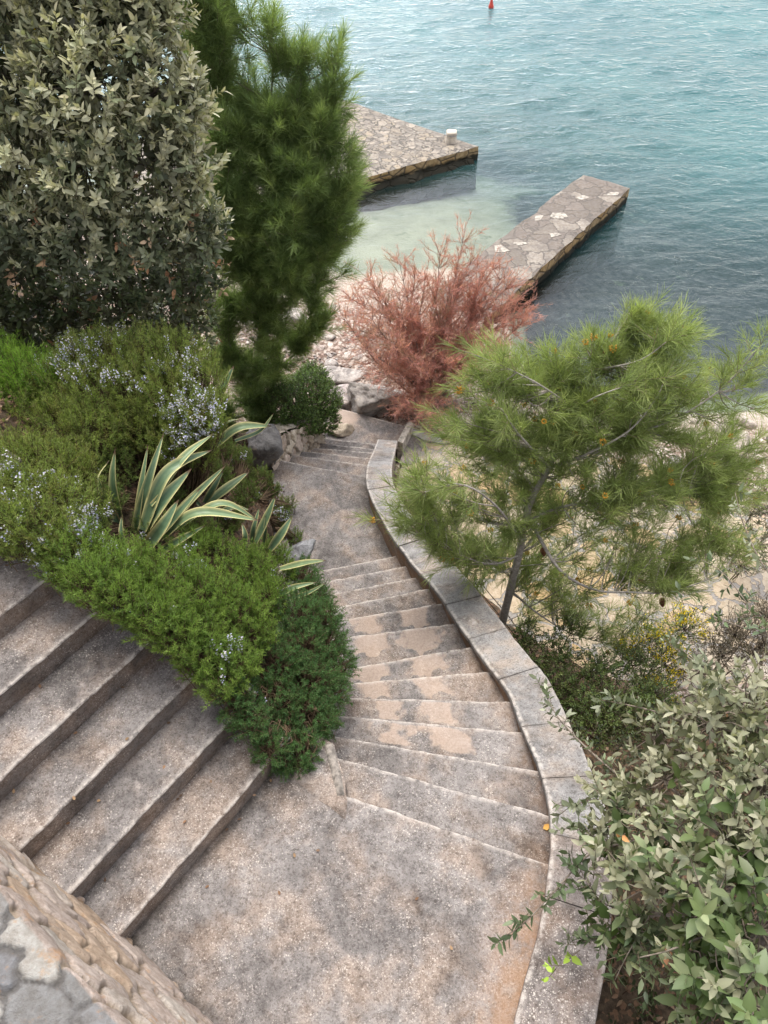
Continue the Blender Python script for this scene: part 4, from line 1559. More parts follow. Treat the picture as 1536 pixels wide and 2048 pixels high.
def pine(root, trunk, r_trunk, branches, blobs, n_twig, per, m, NL_, cols, tipc, label, upb, tiny=1.0, wood=(.36, .33, .30), lean=0.0, shoot_len=(.10, .24), rmin=.25, hw=.0013, pollen=0, cones=(), group=None, twigcol=(.30, .25, .19)):
    o = thing('pine_tree', label, 'pine tree', root, group)
    g, gw = Geo(), Geo()
    T = smooth_path(trunk, 26)
    gt = Geo()
    tube(gt, T, np.linspace(r_trunk, r_trunk * .18, 26) * (1 + .25 * np.exp(-np.arange(26) / 2.)), 12, wood, .18)
    gt.build('trunk', M['bark'], o)
    skel = [T[5:]]
    for bp_, br in branches:
        B = smooth_path(bp_, 18)
        gb = Geo()
        tube(gb, B, np.linspace(br, br * .3, 18), 8, wood, .22)
        gb.build('branch', M['bark'], o)
        skel.append(B[3:])
    skel = np.concatenate(skel)
    p, d = shell(blobs, n_twig, rmin, -.8, .0)
    axis_c = np.array([np.interp(p[:, 2], T[:, 2], T[:, c]) for c in range(2)]).T
    outw = np.concatenate([p[:, :2] - axis_c, np.zeros((len(p), 1))], 1)
    outw = outw / np.maximum(np.linalg.norm(outw, axis=1, keepdims=True), .3)
    si = nearest(p - outw * .15 - UP * .12, skel)
    s0 = skel[si]
    mids = s0 * .45 + p * .55 - UP * .06 + R.normal(size=p.shape) * .05
    connect(gw, s0, p, .0075, .0035, twigcol, mids, 4)
    ax = nrm(nrm(p - mids) * .45 + outw * .35 + UP * upb + d * .25 + R.normal(size=p.shape) * .22)
    P_, A_ = [p], [ax]
    for k in range(per - 1):
        t = R.uniform(.35, .95, (len(p), 1))
        q = s0 * (1 - t) ** 2 + mids * 2 * t * (1 - t) + p * t * t
        P_.append(q + R.normal(size=q.shape) * .02)
        A_.append(nrm(ax * .8 + R.normal(size=q.shape) * .55 + UP * upb * .35))
    for B, k, n_ in [(T, 7, 22)] + [(smooth_path(b_, 18), 6, 14) for b_, _ in branches]:
        i_ = len(B) - 1 - R.integers(0, k, n_)
        P_.append(B[i_])
        A_.append(nrm(nrm(B[-1] - B[-4]) * .8 + R.normal(size=(n_, 3)) * .5 + UP * upb * .5))
    P_, A_ = np.concatenate(P_), np.concatenate(A_)
    pine_shoots(g, gw, P_, A_, R.uniform(shoot_len[0], shoot_len[1], len(P_)), m, NL_, cols, tipc, hw=hw)
    g.build('needles', M['needle'], o)
    gw.build('twigs', M['bark'], o)
    if pollen:
        idx = R.choice(len(p), pollen, replace=False)
        L_ = .12
        scatter_parts(pollen_mesh(), 'pollen_cone', M['dry'], o, p[idx] + ax[idx] * L_, ax[idx], 1.15)
    if len(cones):
        scatter_parts(pine_cone_mesh(), 'cone', M['dry'], o, [c[0] for c in cones], [c[1] for c in cones], 1.1)
    return o


# tall dense pine, left, down towards the beach
PL = [(600, 240, 8.3, .24), (560, 150, 8.4, .14), (548, 100, 8.4, .09), (545, 60, 8.4, .05), (600, 130, 8.4, .05), (572, 150, 8.4, .09), (665, 165, 8.3, .11), (668, 220, 8.3, .15), (665, 125, 8.3, .08), (430, 60, 8.3, .34), (390, -20, 8.3, .4), (430, 160, 8.3, .32),
      (495, 230, 8.5, .22), (440, 110, 8.5, .2), (560, 270, 8.2, .34), (645, 280, 8.2, .26), (672, 320, 8.1, .22), (600, 370, 8.0, .38), (520, 340, 8.1, .36), (470, 290, 8.2, .34), (645, 430, 8.0, .32), (560, 450, 7.8, .40), (490, 440, 7.9, .36),
      (635, 520, 7.9, .28), (560, 545, 7.7, .36), (490, 540, 7.8, .34), (590, 600, 7.9, .24), (520, 620, 7.8, .30), (460, 640, 7.9, .30), (470, 740, 7.8, .30), (540, 760, 8.0, .24), (440, 840, 7.6, .26),
      (500, 810, 7.8, .24), (640, 655, 7.9, .10), (600, 690, 7.9, .14), (560, 720, 7.9, .14), (620, 620, 8.0, .12), (570, 790, 8.1, .14), (520, 690, 7.7, .2), (555, 660, 7.7, .18), (500, 760, 7.6, .22), (560, 830, 7.9, .14), (600, 660, 7.8, .12), (530, 850, 7.7, .16), (450, 900, 7.3, .16), (455, 300, 8.0, .26), (450, 400, 7.9, .28), (455, 510, 7.8, .28), (655, 545, 7.9, .24), (668, 470, 8.0, .24), (625, 590, 7.9, .2), (690, 380, 8.1, .18)]
bl = [(aty(u, v, y), (max(r * .95 - .07, .03), max(r * .95 - .07, .03), r)) for u, v, y, r in PL]
rx, ry = -1.75, 8.35
root = np.array([rx, ry, float(hz(rx, ry)) - .05])
tr = np.array([root, root + [.03, -.05, 1.2], aty(560, 480, 8.15), aty(575, 330, 8.25), aty(590, 230, 8.3), aty(605, 160, 8.35)])
br = []
for tgt, f in [((640, 655, 7.9), .22), ((560, 720, 7.9), .15), ((460, 690, 7.8), .2), ((640, 430, 8.), .4), ((480, 440, 7.9), .4), ((665, 190, 8.3), .55), ((430, 130, 8.3), .45), ((548, 110, 8.4), .6), ((390, 0, 8.3), .5), ((440, 820, 7.6), .1)]:
    T = smooth_path(tr, 40)
    s = T[int(f * 39)]
    e = aty(*tgt)
    br.append(([s, (s + e) / 2 - UP * .12 + R.normal(size=3) * .05, e], .026))
GREEN_L = [(.29, .37, .155), (.24, .325, .135), (.34, .42, .18), (.19, .265, .11)]
pine(root, tr, .085, br, bl, 640, 5, 78, .165, GREEN_L, (.16, .23, .06), 'tall dense dark green pine beside the beach, left of the pink bush', .95, shoot_len=(.14, .36), rmin=.2, hw=.0019)

# younger light green pine right of the parapet
rx, ry, rz_ = at(1000, 1266, -2.35)
root = np.array([rx, ry, min(float(hz(rx, ry)), -2.3)])
yT = [(1000, 1262, ry), (1018, 1190, ry + .05), (1040, 1100, ry + .15), (1058, 1010, ry + .28), (1100, 932, ry + .45), (1150, 820, ry + .65), (1205, 716, ry + .9), (1262, 625, ry + 1.08)]
tr = np.array([root - [0, 0, .3]] + [aty(*q) for q in yT])
y0 = ry
BR = [([(1100, 935, y0 + .45), (1040, 872, y0 + .30), (1003, 818, y0 + .25)], .024),
      ([(1045, 1085, y0 + .17), (990, 1010, y0 - .05), (920, 968, y0 - .15), (850, 985, y0 - .15)], .022),
      ([(1055, 1040, y0 + .22), (1130, 1012, y0 + .2), (1210, 1004, y0 + .15), (1300, 992, y0 + .1), (1380, 978, y0 + .2)], .020),
      ([(1070, 1060, y0 + .2), (1120, 1140, y0 + .0), (1190, 1180, y0 - .1), (1260, 1184, y0 - .15), (1340, 1184, y0 - .2), (1440, 1150, y0 - .2)], .022),
      ([(1100, 935, y0 + .45), (1180, 905, y0 + .5), (1260, 860, y0 + .55), (1310, 800, y0 + .6), (1325, 770, y0 + .65)], .020),
      ([(1180, 880, y0 + .6), (1320, 850, y0 + .75), (1440, 780, y0 + .9), (1522, 690, y0 + 1.0)], .018),
      ([(1042, 1110, y0 + .14), (985, 1128, y0 + .0), (920, 1110, y0 - .1), (880, 1090, y0 - .1)], .014),
      ([(1150, 820, y0 + .65), (1080, 770, y0 + .6), (1000, 730, y0 + .6), (950, 710, y0 + .6)], .016),
      ([(1190, 740, y0 + .8), (1280, 720, y0 + .85), (1350, 670, y0 + .95)], .014),
      ([(1020, 1180, y0 + .08), (1080, 1230, y0 + .1), (1150, 1270, y0 + .1), (1230, 1290, y0 + .1)], .016),
      ([(1150, 820, y0 + .65), (1200, 790, y0 + .6), (1290, 760, y0 + .7)], .012)]
br = [([aty(*q[:2], q[2] - (.24 if i and b[0][1] != 1040 else .0)) for i, q in enumerate(b)], r * .72) for b, r in BR]
PR = [(1276, 622, 1.08, .045), (1268, 655, 1.05, .06), (1312, 665, 1.05, .05), (1255, 685, 1.0, .11), (1235, 725, .9, .18), (1315, 690, 1.0, .10), (1350, 690, 1.0, .16), (1180, 720, .9, .20), (1120, 760, .75, .26), (1040, 770, .65, .24), (960, 740, .6, .18), (985, 700, .65, .1),
      (920, 800, .45, .16), (1000, 800, .4, .22), (930, 870, .3, .17), (1010, 890, .3, .24), (1090, 860, .45, .30), (1170, 820, .55, .30), (1260, 760, .7, .28), (1330, 790, .75, .28), (1420, 800, .85, .22), (1480, 740, .95, .13), (1515, 700, 1.0, .09), (1500, 830, .85, .16),
      (1240, 880, .5, .34), (1340, 880, .6, .32), (1430, 890, .6, .26), (1500, 910, .55, .2), (1130, 950, .35, .30), (1230, 980, .25, .32), (1330, 990, .25, .32), (1420, 1000, .25, .25), (1180, 1060, .1, .30), (1280, 1080, .05, .30), (1370, 1090, .0, .26),
      (1160, 1150, -.0, .2), (1250, 1150, -.1, .24), (1340, 1140, -.1, .20), (1120, 1220, .05, .14), (1200, 1240, .0, .18), (1290, 1230, -.05, .14), (840, 990, -.15, .20), (800, 1030, -.15, .14), (870, 1060, -.12, .20), (930, 1030, -.05, .16), (900, 1110, -.1, .16), (960, 1130, -.05, .14), (1010, 1060, .1, .14), (820, 950, -.1, .07), (1000, 960, .5, .2), (1060, 985, .55, .2), (1105, 1045, .5, .22), (1065, 1120, .45, .16), (1000, 1095, .4, .14), (955, 900, .5, .2), (1100, 1165, .35, .16), (1050, 920, .55, .2), (1130, 880, .6, .2), (985, 1140, .0, .13), (1060, 1175, .05, .14), (940, 1090, -.1, .14), (1075, 1240, .1, .12), (880, 1010, .0, .16), (1010, 1000, .0, .15), (1110, 1290, .1, .10), (1430, 1070, .0, .2), (1480, 980, .3, .2)]
bl = [(aty(u, v, y0 + dy_), r * 1.22) for u, v, dy_, r in PR]
GREEN_R = [(.315, .385, .145), (.27, .34, .125), (.36, .42, .165), (.205, .27, .095)]
cn = [(aty(1030, 882, y0 + .3), (0, -.5, -1.)), (aty(1085, 1095, y0 + .1), (.3, -.5, -1)), (aty(1320, 1176, y0 - .2), (.9, -.1, -.1)), (aty(1345, 1176, y0 - .22), (.8, -.3, .1)), (aty(1325, 1196, y0 - .2), (.2, -.4, -1)), (aty(1372, 868, y0 + .6), (0, -.3, -1)), (aty(1205, 712, y0 + .85), (.2, -.3, 1)), (aty(1215, 1300, y0), (.2, -.3, -1))]
pine(root, tr, .055, br, bl, 520, 5, 40, .155, GREEN_R, (.30, .34, .12), 'young light green pine with orange pollen cones behind the parapet', .42, shoot_len=(.08, .30), rmin=.0, hw=.0017, twigcol=(.44, .40, .35), pollen=96, cones=cn, wood=(.40, .37, .335))

# ---------------------------------------------------------------- rosemary


def rosemary(name, label, cat, blobs, n, m, LL, cols, tipc, flower=0., ln=(.10, .22), upb=.9, hw=.0018, droop=False, phi=(80, 35), group=None, wood=(.17, .12, .075), zmin=-.35, rmin=.6):
    root = np.mean([b[0] for b in blobs], 0)
    root[2] = float(hz(root[0], root[1]))
    o = thing(name, label, cat, root, group)
    g, gw, gf = Geo(), Geo(), Geo()
    p, d = shell(blobs, n, rmin, zmin, .6)
    a = nrm(d * (1.0 if droop else .55) + UP * upb + R.normal(size=p.shape) * .25)
    L0 = R.uniform(ln[0], ln[1], n)
    p = p - a * (L0 * .6)[:, None]
    u, w_ = frame(a)
    sc = pal(cols, n)
    k = n * m
    i = np.repeat(np.arange(n), m)
    t = R.random(k) ** .8
    az = R.random(k) * 2 * np.pi
    rd = np.cos(az)[:, None] * u[i] + np.sin(az)[:, None] * w_[i]
    ph = np.radians(phi[0] + (phi[1] - phi[0]) * t + R.normal(size=k) * 10)[:, None]
    dd = nrm(a[i] * np.cos(ph) + rd * np.sin(ph))
    c = sc[i] * (.7 + .6 * R.random((k, 1)))
    kk = (t ** 2)[:, None]
    c = c * (1 - kk * .7) + np.asarray(tipc) * kk * .7
    blades(g, p[i] + a[i] * (L0[i] * t)[:, None], dd, LL * R.uniform(.6, 1.2, k), hw, c, None, c * 1.15)
    g.build('foliage', M['herb'], o)
    prisms(gw, p - a * .06, p + a * L0[:, None], .003, .0012, np.asarray(wood) * (.7 + .6 * R.random((n, 1))))
    cen = np.array([b[0] for b in blobs])
    rr = np.stack([cen[:, 0], cen[:, 1], hz(cen[:, 0], cen[:, 1])], 1)
    ci = nearest(p, cen)
    sel = R.random(n) < .5
    connect(gw, (rr * .7 + root * .3)[ci][sel], p[sel], .007, .003, wood, sag=.0)
    gw.build('stems', M['bark'], o)
    if flower:
        fs = fbm(p * 2.2, 90, 2) + R.random(n) * .35
        idx = np.where(fs > np.quantile(fs, 1 - flower))[0]
        m2 = 16
        i = np.repeat(idx, m2)
        k = len(i)
        t = R.uniform(.35, 1, k)
        az = R.random(k) * 2 * np.pi
        rd = np.cos(az)[:, None] * u[i] + np.sin(az)[:, None] * w_[i]
        dd = nrm(rd + a[i] * .5 + R.normal(size=(k, 3)) * .3)
        cf = pal([(.50, .50, .68), (.62, .61, .74), (.42, .42, .64), (.70, .66, .72)], k)
        leaves(gf, p[i] + a[i] * (L0[i] * t)[:, None] + rd * .006, dd, nrm(a[i] + R.normal(size=(k, 3)) * .4), .014, .0048, cf)
        gf.build('flowers', M['petal'], o)
    return o


RG = [(.215, .31, .065), (.175, .275, .058), (.25, .35, .075), (.13, .21, .05)]
RGo = [(.265, .35, .085), (.215, .30, .075), (.30, .385, .095), (.17, .24, .065), (.28, .29, .09)]
RDK = [(.10, .18, .06), (.12, .205, .068), (.078, .15, .05), (.145, .235, .08)]


def blobs_g(lst):
    return [(og(u, v, h), (r, r, r * .95)) for u, v, h, r in lst]


def ab(lst):
    return [(aty(u, v, 4.78 - (v - 700) / 350 * 1.62 + dy_ - .30 * float(sstep(200, 60, u) * sstep(880, 980, v))), (r, r, r)) for u, v, dy_, r in lst]


A = ab([(160, 735, 0, .24), (230, 725, 0, .26), (300, 720, 0, .26), (360, 730, 0, .24), (395, 770, 0, .24), (110, 790, 0, .26), (190, 800, 0, .28), (270, 790, 0, .28), (340, 800, 0, .28), (390, 840, 0, .24), (40, 860, 0, .28), (120, 870, 0, .28), (190, 870, 0, .24), (275, 860, .12, .24), (350, 880, .1, .22),
        (20, 940, 0, .26), (90, 950, 0, .26), (150, 950, 0, .2), (30, 1010, 0, .24), (100, 1020, 0, .24), (160, 1020, 0, .2), (60, 1060, 0, .2), (20, 1050, -.05, .2), (120, 1090, 0, .18), (160, 1110, .0, .15), (-30, 980, 0, .3), (395, 900, .25, .18)])
rosemary('rosemary_bush', 'big upright rosemary covered with pale lavender flowers below the tall silvery bush', 'rosemary', A, 4200, 46, .028, RGo, (.21, .25, .08), .17, (.12, .26), 1.1, .0019)
B = ab([(10, 760, -.1, .24), (55, 770, -.1, .22), (20, 820, -.05, .22), (-50, 780, 0, .3), (70, 735, .05, .15), (5, 725, .1, .2)])
rosemary('rosemary_bush', 'bright yellow green fine leaved bush at the edge beside the flowering rosemary', 'rosemary', B, 800, 46, .032, [(.17, .32, .045), (.13, .27, .04), (.21, .37, .055)], (.22, .34, .06), 0, (.16, .3), 1.2, .0019)
Cc = blobs_g([(150, 1120, .26, .22), (210, 1160, .26, .22), (270, 1190, .25, .22), (330, 1230, .25, .22), (330, 1160, .3, .22), (390, 1270, .24, .20), (400, 1200, .3, .24), (430, 1130, .3, .24), (490, 1150, .3, .22), (540, 1120, .28, .18), (470, 1230, .28, .22), (440, 1310, .24, .18), (520, 1200, .28, .20), (390, 1110, .26, .2), (560, 1150, .26, .15), (510, 1270, .25, .15), (250, 1130, .25, .18)]) + [(at(u, v, z), (r, r, r)) for u, v, z, r in [(440, 1365, .66, .14), (400, 1320, .74, .15), (350, 1275, .88, .15), (300, 1240, 1.0, .15), (240, 1200, 1.1, .15), (180, 1170, 1.2, .15), (470, 1330, .6, .16)]]
rosemary('rosemary_bush', 'spreading bright green rosemary mat along the ends of the wide steps', 'rosemary', Cc, 2700, 44, .027, RG, (.19, .29, .07), .035, (.09, .2), .95, .0018)
D = [(at(u, v, z), (r, r, r * .9)) for u, v, z, r in [(590, 1230, .10, .20), (640, 1240, -.10, .18), (650, 1290, -.15, .20), (668, 1330, -.18, .18), (600, 1290, .08, .22), (545, 1330, .18, .22), (610, 1360, .05, .22), (550, 1400, .16, .20), (600, 1430, .06, .20), (655, 1390, -.10, .16), (640, 1440, -.02, .15), (520, 1420, .16, .15), (560, 1470, .10, .17), (600, 1495, .07, .15), (565, 1515, .07, .13), (500, 1440, .42, .14), (538, 1495, .24, .13), (465, 1400, .52, .14), (600, 1525, .05, .09), (625, 1190, -.2, .16), (610, 1145, -.25, .14), (640, 1200, -.4, .12)]]
rosemary('rosemary_bush', 'dark green trailing shrub cascading round the tip of the planting bed', 'shrub', D, 3000, 42, .020, RDK, (.075, .16, .06), .006, (.05, .11), .5, .0017, True, (85, 50), zmin=-.8)
Ee = blobs_g([(575, 1010, .02, .10), (560, 1040, .05, .12), (590, 1075, .02, .09), (520, 960, .22, .16), (490, 990, .25, .15), (480, 920, .3, .16), (545, 985, .14, .10), (440, 900, .3, .18), (430, 960, .26, .16), (210, 1000, .12, .14), (240, 940, .15, .15), (330, 990, .12, .14), (390, 960, .16, .14), (300, 1050, .1, .12), (400, 1060, .14, .13), (460, 1040, .14, .13), (350, 930, .2, .15), (180, 1060, .15, .13)])
rosemary('rosemary_bush', 'small rosemary with a few pale flowers between the agaves and the middle landing', 'rosemary', Ee, 1700, 42, .024, [(.12, .19, .055), (.15, .225, .06), (.17, .19, .07)], (.2, .27, .09), .06, (.09, .18), 1.0, .0018)

# ---------------------------------------------------------------- round bush by the lower flight
bl = [(at(u, v, z), r) for u, v, z, r in [(610, 790, -2.1, .34), (640, 800, -2.25, .30), (570, 810, -2.0, .30), (600, 840, -2.25, .28), (645, 840, -2.45, .24), (560, 850, -2.2, .20), (625, 760, -2.1, .24)]]
root = np.array([*bl[0][0][:2], -2.9])
o = thing('round_bush', 'dense rounded dark green bush with small glossy leaves above the low cream wall', 'bush', root)
g, gw = Geo(), Geo()
p, d = shell(bl, 3400, .7, -.6, .65)
a = nrm(d * .8 + UP * .6 + R.normal(size=p.shape) * .3)
leafy_shoots(g, gw, p - a * .04, a, R.uniform(.05, .12, len(p)), 9, .028, .0066, [(.075, .135, .032), (.10, .17, .04), (.058, .105, .026)], [(.17, .25, .06), (.13, .21, .05)], phi=(70, 30))
g.build('foliage', M['leaf'], o)
connect(gw, root, p[:160], .012, .004, (.16, .12, .08))
gw.build('branches', M['bark'], o)

# ---------------------------------------------------------------- agaves


def agave_leaf(parent, pts, w, twist=0., pale=0., fold=.45):
    w = w * .86
    pale = pale * .6
    P = smooth_path(pts, 26)
    t = np.linspace(0, 1, 26)
    tn = nrm(np.gradient(P, axis=0))
    cam_up = nrm(np.array([0, -.45, 1.0]) + R.normal(size=3) * .12)
    side = nrm(np.cross(tn, cam_up))
    nor = np.cross(side, tn)
    ca, sa = np.cos(twist * t)[:, None], np.sin(twist * t)[:, None]
    side, nor = side * ca + nor * sa, nor * ca - side * sa
    prof = (.62 + .42 * np.sin(np.clip(t / .75, 0, 1) * np.pi * .62)) * (1 - t ** 2.6) ** .9
    s = np.array([-1, -.92, -.8, -.4, 0, .4, .8, .92, 1])
    rows, cols = [], []
    wav = (fbm(np.stack([t * 5, np.full(26, R.random() * 50)], 1), 7, 2) - .5) * .5
    dark = np.array((.085, .15, .088)) * R.uniform(.85, 1.2)
    mid = np.array((.15, .22, .105))
    cream = np.array((.68, .60, .28)) * (1 + .25 * pale)
    for q in s:
        off = side * (q * w * prof)[:, None] + nor * ((abs(q) ** 1.6) * fold * w * prof + (wav * w * .5 * abs(q) ** 2 * np.sign(q)))[:, None]
        rows.append(P + off)
        if abs(q) >= .9:
            c = cream
        elif abs(q) > .6:
            c = cream * .35 + mid * .65
        elif abs(q) > .2:
            c = dark * (1 - .55 * pale) + np.array((.26, .33, .14)) * .55 * pale
        else:
            c = dark * .7 * (1 - .6 * pale) + mid * .3 + np.array((.30, .36, .16)) * .6 * pale
        cc = np.tile(c, (26, 1)) * (1 + .08 * R.normal(size=(26, 1)))
        cc[-2:] = (.12, .075, .04)
        cols.append(cc)
    g = Geo()
    v = np.stack(rows)                      # 9,26,3
    under = v - nor[None] * (w * .10 * prof)[None, :, None] * (1 - np.abs(s) ** 2)[:, None, None] - nor[None] * .0015
    v2 = np.concatenate([v, under[::-1]]).reshape(-1, 3)
    c2 = np.concatenate([np.stack(cols), np.stack(cols)[::-1]]).reshape(-1, 3)
    g.add(v2, grid_faces(26, 18), None, c2)
    return g.build('leaf', M['agave'], parent)


def agave(label, root, lst):
    o = thing('agave', label, 'agave', root, 'variegated agaves among the rosemary')
    for (b, m_, t, w, *r) in lst:
        tw = r[0] if r else R.normal() * .35
        pa = r[1] if len(r) > 1 else 0.
        agave_leaf(o, [b if len(b) == 3 and not isinstance(b, tuple) else aty(*b), aty(*m_), aty(*t)], w, tw, pa)
    return o


y = 3.36
agave('large variegated agave with broad dark leaves leaning over the rosemary mat', at(275, 1105, .35), [
    ((250, 1094, y), (228, 975, y + .12), (230, 897, y + .25), .050, .5, .3),
    ((228, 1065, y), (196, 970, y + .05), (218, 920, y + .2), .028, .9, .5),
    ((262, 1090, y), (300, 950, y + .2), (328, 864, y + .45), .042, -1.0, .2),
    ((263, 1100, y), (318, 1012, y + .1), (384, 936, y + .3), .075, .0, 0.),
    ((285, 1060, y), (335, 945, y + .25), (425, 899, y + .5), .058, .2, .35),
    ((300, 1010, y + .1), (365, 918, y + .35), (429, 866, y + .6), .042, .3, .8),
    ((282, 1115, y - .05), (322, 1060, y - .05), (358, 998, y + .1), .072, -.1, 0.),
    ((325, 1075, y), (398, 1026, y + .05), (520, 1041, y + .1), .050, .2, .8),
    ((350, 1060, y + .05), (440, 1008, y + .15), (515, 1040, y + .2), .040, .3, .8),
    ((240, 1110, y - .1), (195, 1075, y - .1), (158, 1068, y - .1), .045, .0, .7),
    ((268, 1115, y - .12), (245, 1075, y - .12), (243, 1030, y), .03, .2, .2),
    ((270, 1085, y), (282, 985, y + .15), (296, 890, y + .35), .036, .3, .1),
    ((292, 1100, y), (345, 1040, y + .05), (402, 975, y + .2), .048, .2, .1),
    ((310, 1085, y), (372, 1010, y + .15), (452, 930, y + .35), .042, -.3, .3),
    ((255, 1080, y), (212, 1000, y + .1), (186, 930, y + .2), .036, .3, .3),
    ((300, 1115, y - .08), (352, 1085, y - .08), (412, 1050, y), .040, .2, .1)])
y = 4.0
agave('smaller agave with narrow upright leaves behind the large one', at(425, 1020, .0), [
    ((409, 1005, y), (427, 975, y), (447, 941, y + .1), .034, .1, 0.),
    ((415, 1008, y), (453, 978, y + .1), (497, 944, y + .25), .050, -.2, .45),
    ((360, 1040, y - .1), (374, 1008, y - .1), (383, 985, y), .030, .2, 0.),
    ((435, 1045, y - .2), (437, 1018, y - .2), (441, 995, y - .15), .018, .1, .0),
    ((400, 1010, y + .1), (372, 985, y + .2), (340, 978, y + .3), .028, .3, .2),
    ((371, 1062, y - .3), (372, 1040, y - .3), (374, 1028, y - .25), .015, .1, .0),
    ((432, 1030, y - .1), (465, 1015, y - .05), (500, 1020, y), .03, .5, .5)])
y = 3.72
agave('agave with short pointed leaves at the edge of the middle landing', at(520, 1100, -.25), [
    ((511, 1085, y), (534, 1036, y + .1), (551, 992, y + .2), .046, .1, .1),
    ((489, 1110, y), (492, 1076, y), (484, 1046, y + .1), .042, .2, .2),
    ((540, 1100, y), (563, 1068, y + .05), (584, 1033, y + .15), .046, -.1, 0.),
    ((503, 1085, y), (508, 1055, y), (519, 1014, y + .1), .028, .1, .1),
    ((560, 1138, y - .2), (612, 1126, y - .2), (652, 1121, y - .2), .036, .1, .9),
    ((528, 1085, y + .05), (531, 1060, y + .05), (530, 1030, y + .1), .022, .1, .0),
    ((540, 1205, y - .5), (580, 1178, y - .48), (634, 1164, y - .45), .034, .3, .5),
    ((560, 1200, y - .48), (610, 1188, y - .46), (652, 1166, y - .42), .022, .2, .2)])
y = 4.55
agave('far agave with one tall leaf and one bent leaf beside the dark rock', at(425, 880, -.1), [
    ((408, 850, y), (434, 800, y + .1), (468, 731, y + .3), .062, .1, .1),
    ((428, 893, y - .1), (478, 856, y), (543, 852, y + .1), .052, .25, .7),
    ((470, 882, y - .05), (520, 862, y + .05), (548, 826, y + .15), .024, .2, .2),
    ((420, 870, y), (455, 845, y + .1), (480, 838, y + .2), .018, .2, .5)])

# ---------------------------------------------------------------- tamarisk: bare stems with pink feathery twigs
c0 = at(852, 790, -3.25)
root = np.array([c0[0], c0[1], float(hz(c0[0], c0[1]))])
o = thing('tamarisk', 'leafless rounded shrub with feathery pinkish red twigs on the shingle', 'shrub', root)
gw, gt = Geo(), Geo()
tgt = [(705, 600, 9.2), (740, 560, 9.4), (690, 640, 8.9), (735, 700, 8.4), (745, 640, 8.8), (800, 530, 9.7), (850, 560, 9.6), (800, 600, 9.2), (880, 510, 9.9), (925, 485, 10.1), (940, 530, 10.0), (985, 540, 10.), (1010, 580, 9.9), (1050, 625, 9.7), (1040, 650, 9.6), (1000, 630, 9.6),
       (950, 600, 9.7), (900, 590, 9.6), (985, 690, 9.2), (940, 680, 9.2), (890, 650, 9.3), (840, 650, 9.2), (790, 690, 8.6), (760, 745, 8.3), (820, 720, 8.6), (900, 730, 8.8), (960, 720, 9.0), (800, 820, 8.2), (850, 830, 8.3), (880, 830, 8.4), (760, 590, 9.3), (960, 560, 9.9), (920, 560, 9.9), (1020, 610, 9.8), (870, 600, 9.5), (830, 560, 9.6), (720, 660, 8.8), (975, 590, 9.8), (1000, 560, 9.9)]
ends, mids, bases = [], [], []
for u, v, y in tgt:
    e = aty(u, v, y)
    s = root + R.normal(size=3) * [.12, .12, 0]
    m_ = s * .5 + e * .5 + UP * .12 + R.normal(size=3) * .12
    P = smooth_path([s, m_, e], 12)
    tube(gw, P, np.linspace(.016, .004, 12), 5, (.30, .235, .20), .2)
    for k in range(80):
        i = R.integers(3, 12)
        q = P[i]
        dr = nrm(nrm(P[min(i + 1, 11)] - P[i - 1]) * .8 + R.normal(size=3) * .62 + UP * .15)
        L = R.uniform(.18, .48)
        ends.append(q + dr * L)
        bases.append(q)
ends, bases = np.array(ends), np.array(bases)
n = len(ends)
mid = (ends + bases) / 2 + R.normal(size=(n, 3)) * .025
warmc = pal([(.38, .24, .20), (.32, .21, .17), (.44, .27, .23)], n)
prisms(gw, bases, mid, .0032, .0024, warmc)
prisms(gw, mid, ends, .0024, .0012, warmc)
# feathery side twigs
m2 = 34
i = np.repeat(np.arange(n), m2)
t = R.uniform(.15, 1, len(i))[:, None]
b = np.where(t < .5, bases[i] + (mid[i] - bases[i]) * t * 2, mid[i] + (ends[i] - mid[i]) * (t * 2 - 1))
ax = nrm(ends - bases)
d = nrm(ax[i] + R.normal(size=(len(i), 3)) * .55 + UP * .12)
pinkness = sstep(.30, .50, fbm(ends * 2.4, 70, 3) + .12 * R.normal(size=n) + (.10 * (np.linalg.norm(ends - root, axis=1) > 1.1) + .10 * (ends[:, 0] > root[0] + .3)))[:, None]
cp = pal([(.40, .31, .26), (.34, .27, .22), (.46, .36, .30)], n) * (1 - pinkness) + pal([(.64, .315, .30), (.59, .295, .28), (.68, .37, .35), (.52, .275, .26)], n) * pinkness
blades(gt, b, d, R.uniform(.03, .11, len(i)), .0018, cp[i] * (.75 + .5 * R.random((len(i), 1))), R.normal(size=(len(i), 3)) * .3)
gw.build('stems', M['bark'], o)
gt.build('twigs', M['herb'], o)

# ---------------------------------------------------------------- shrubs under the near pine


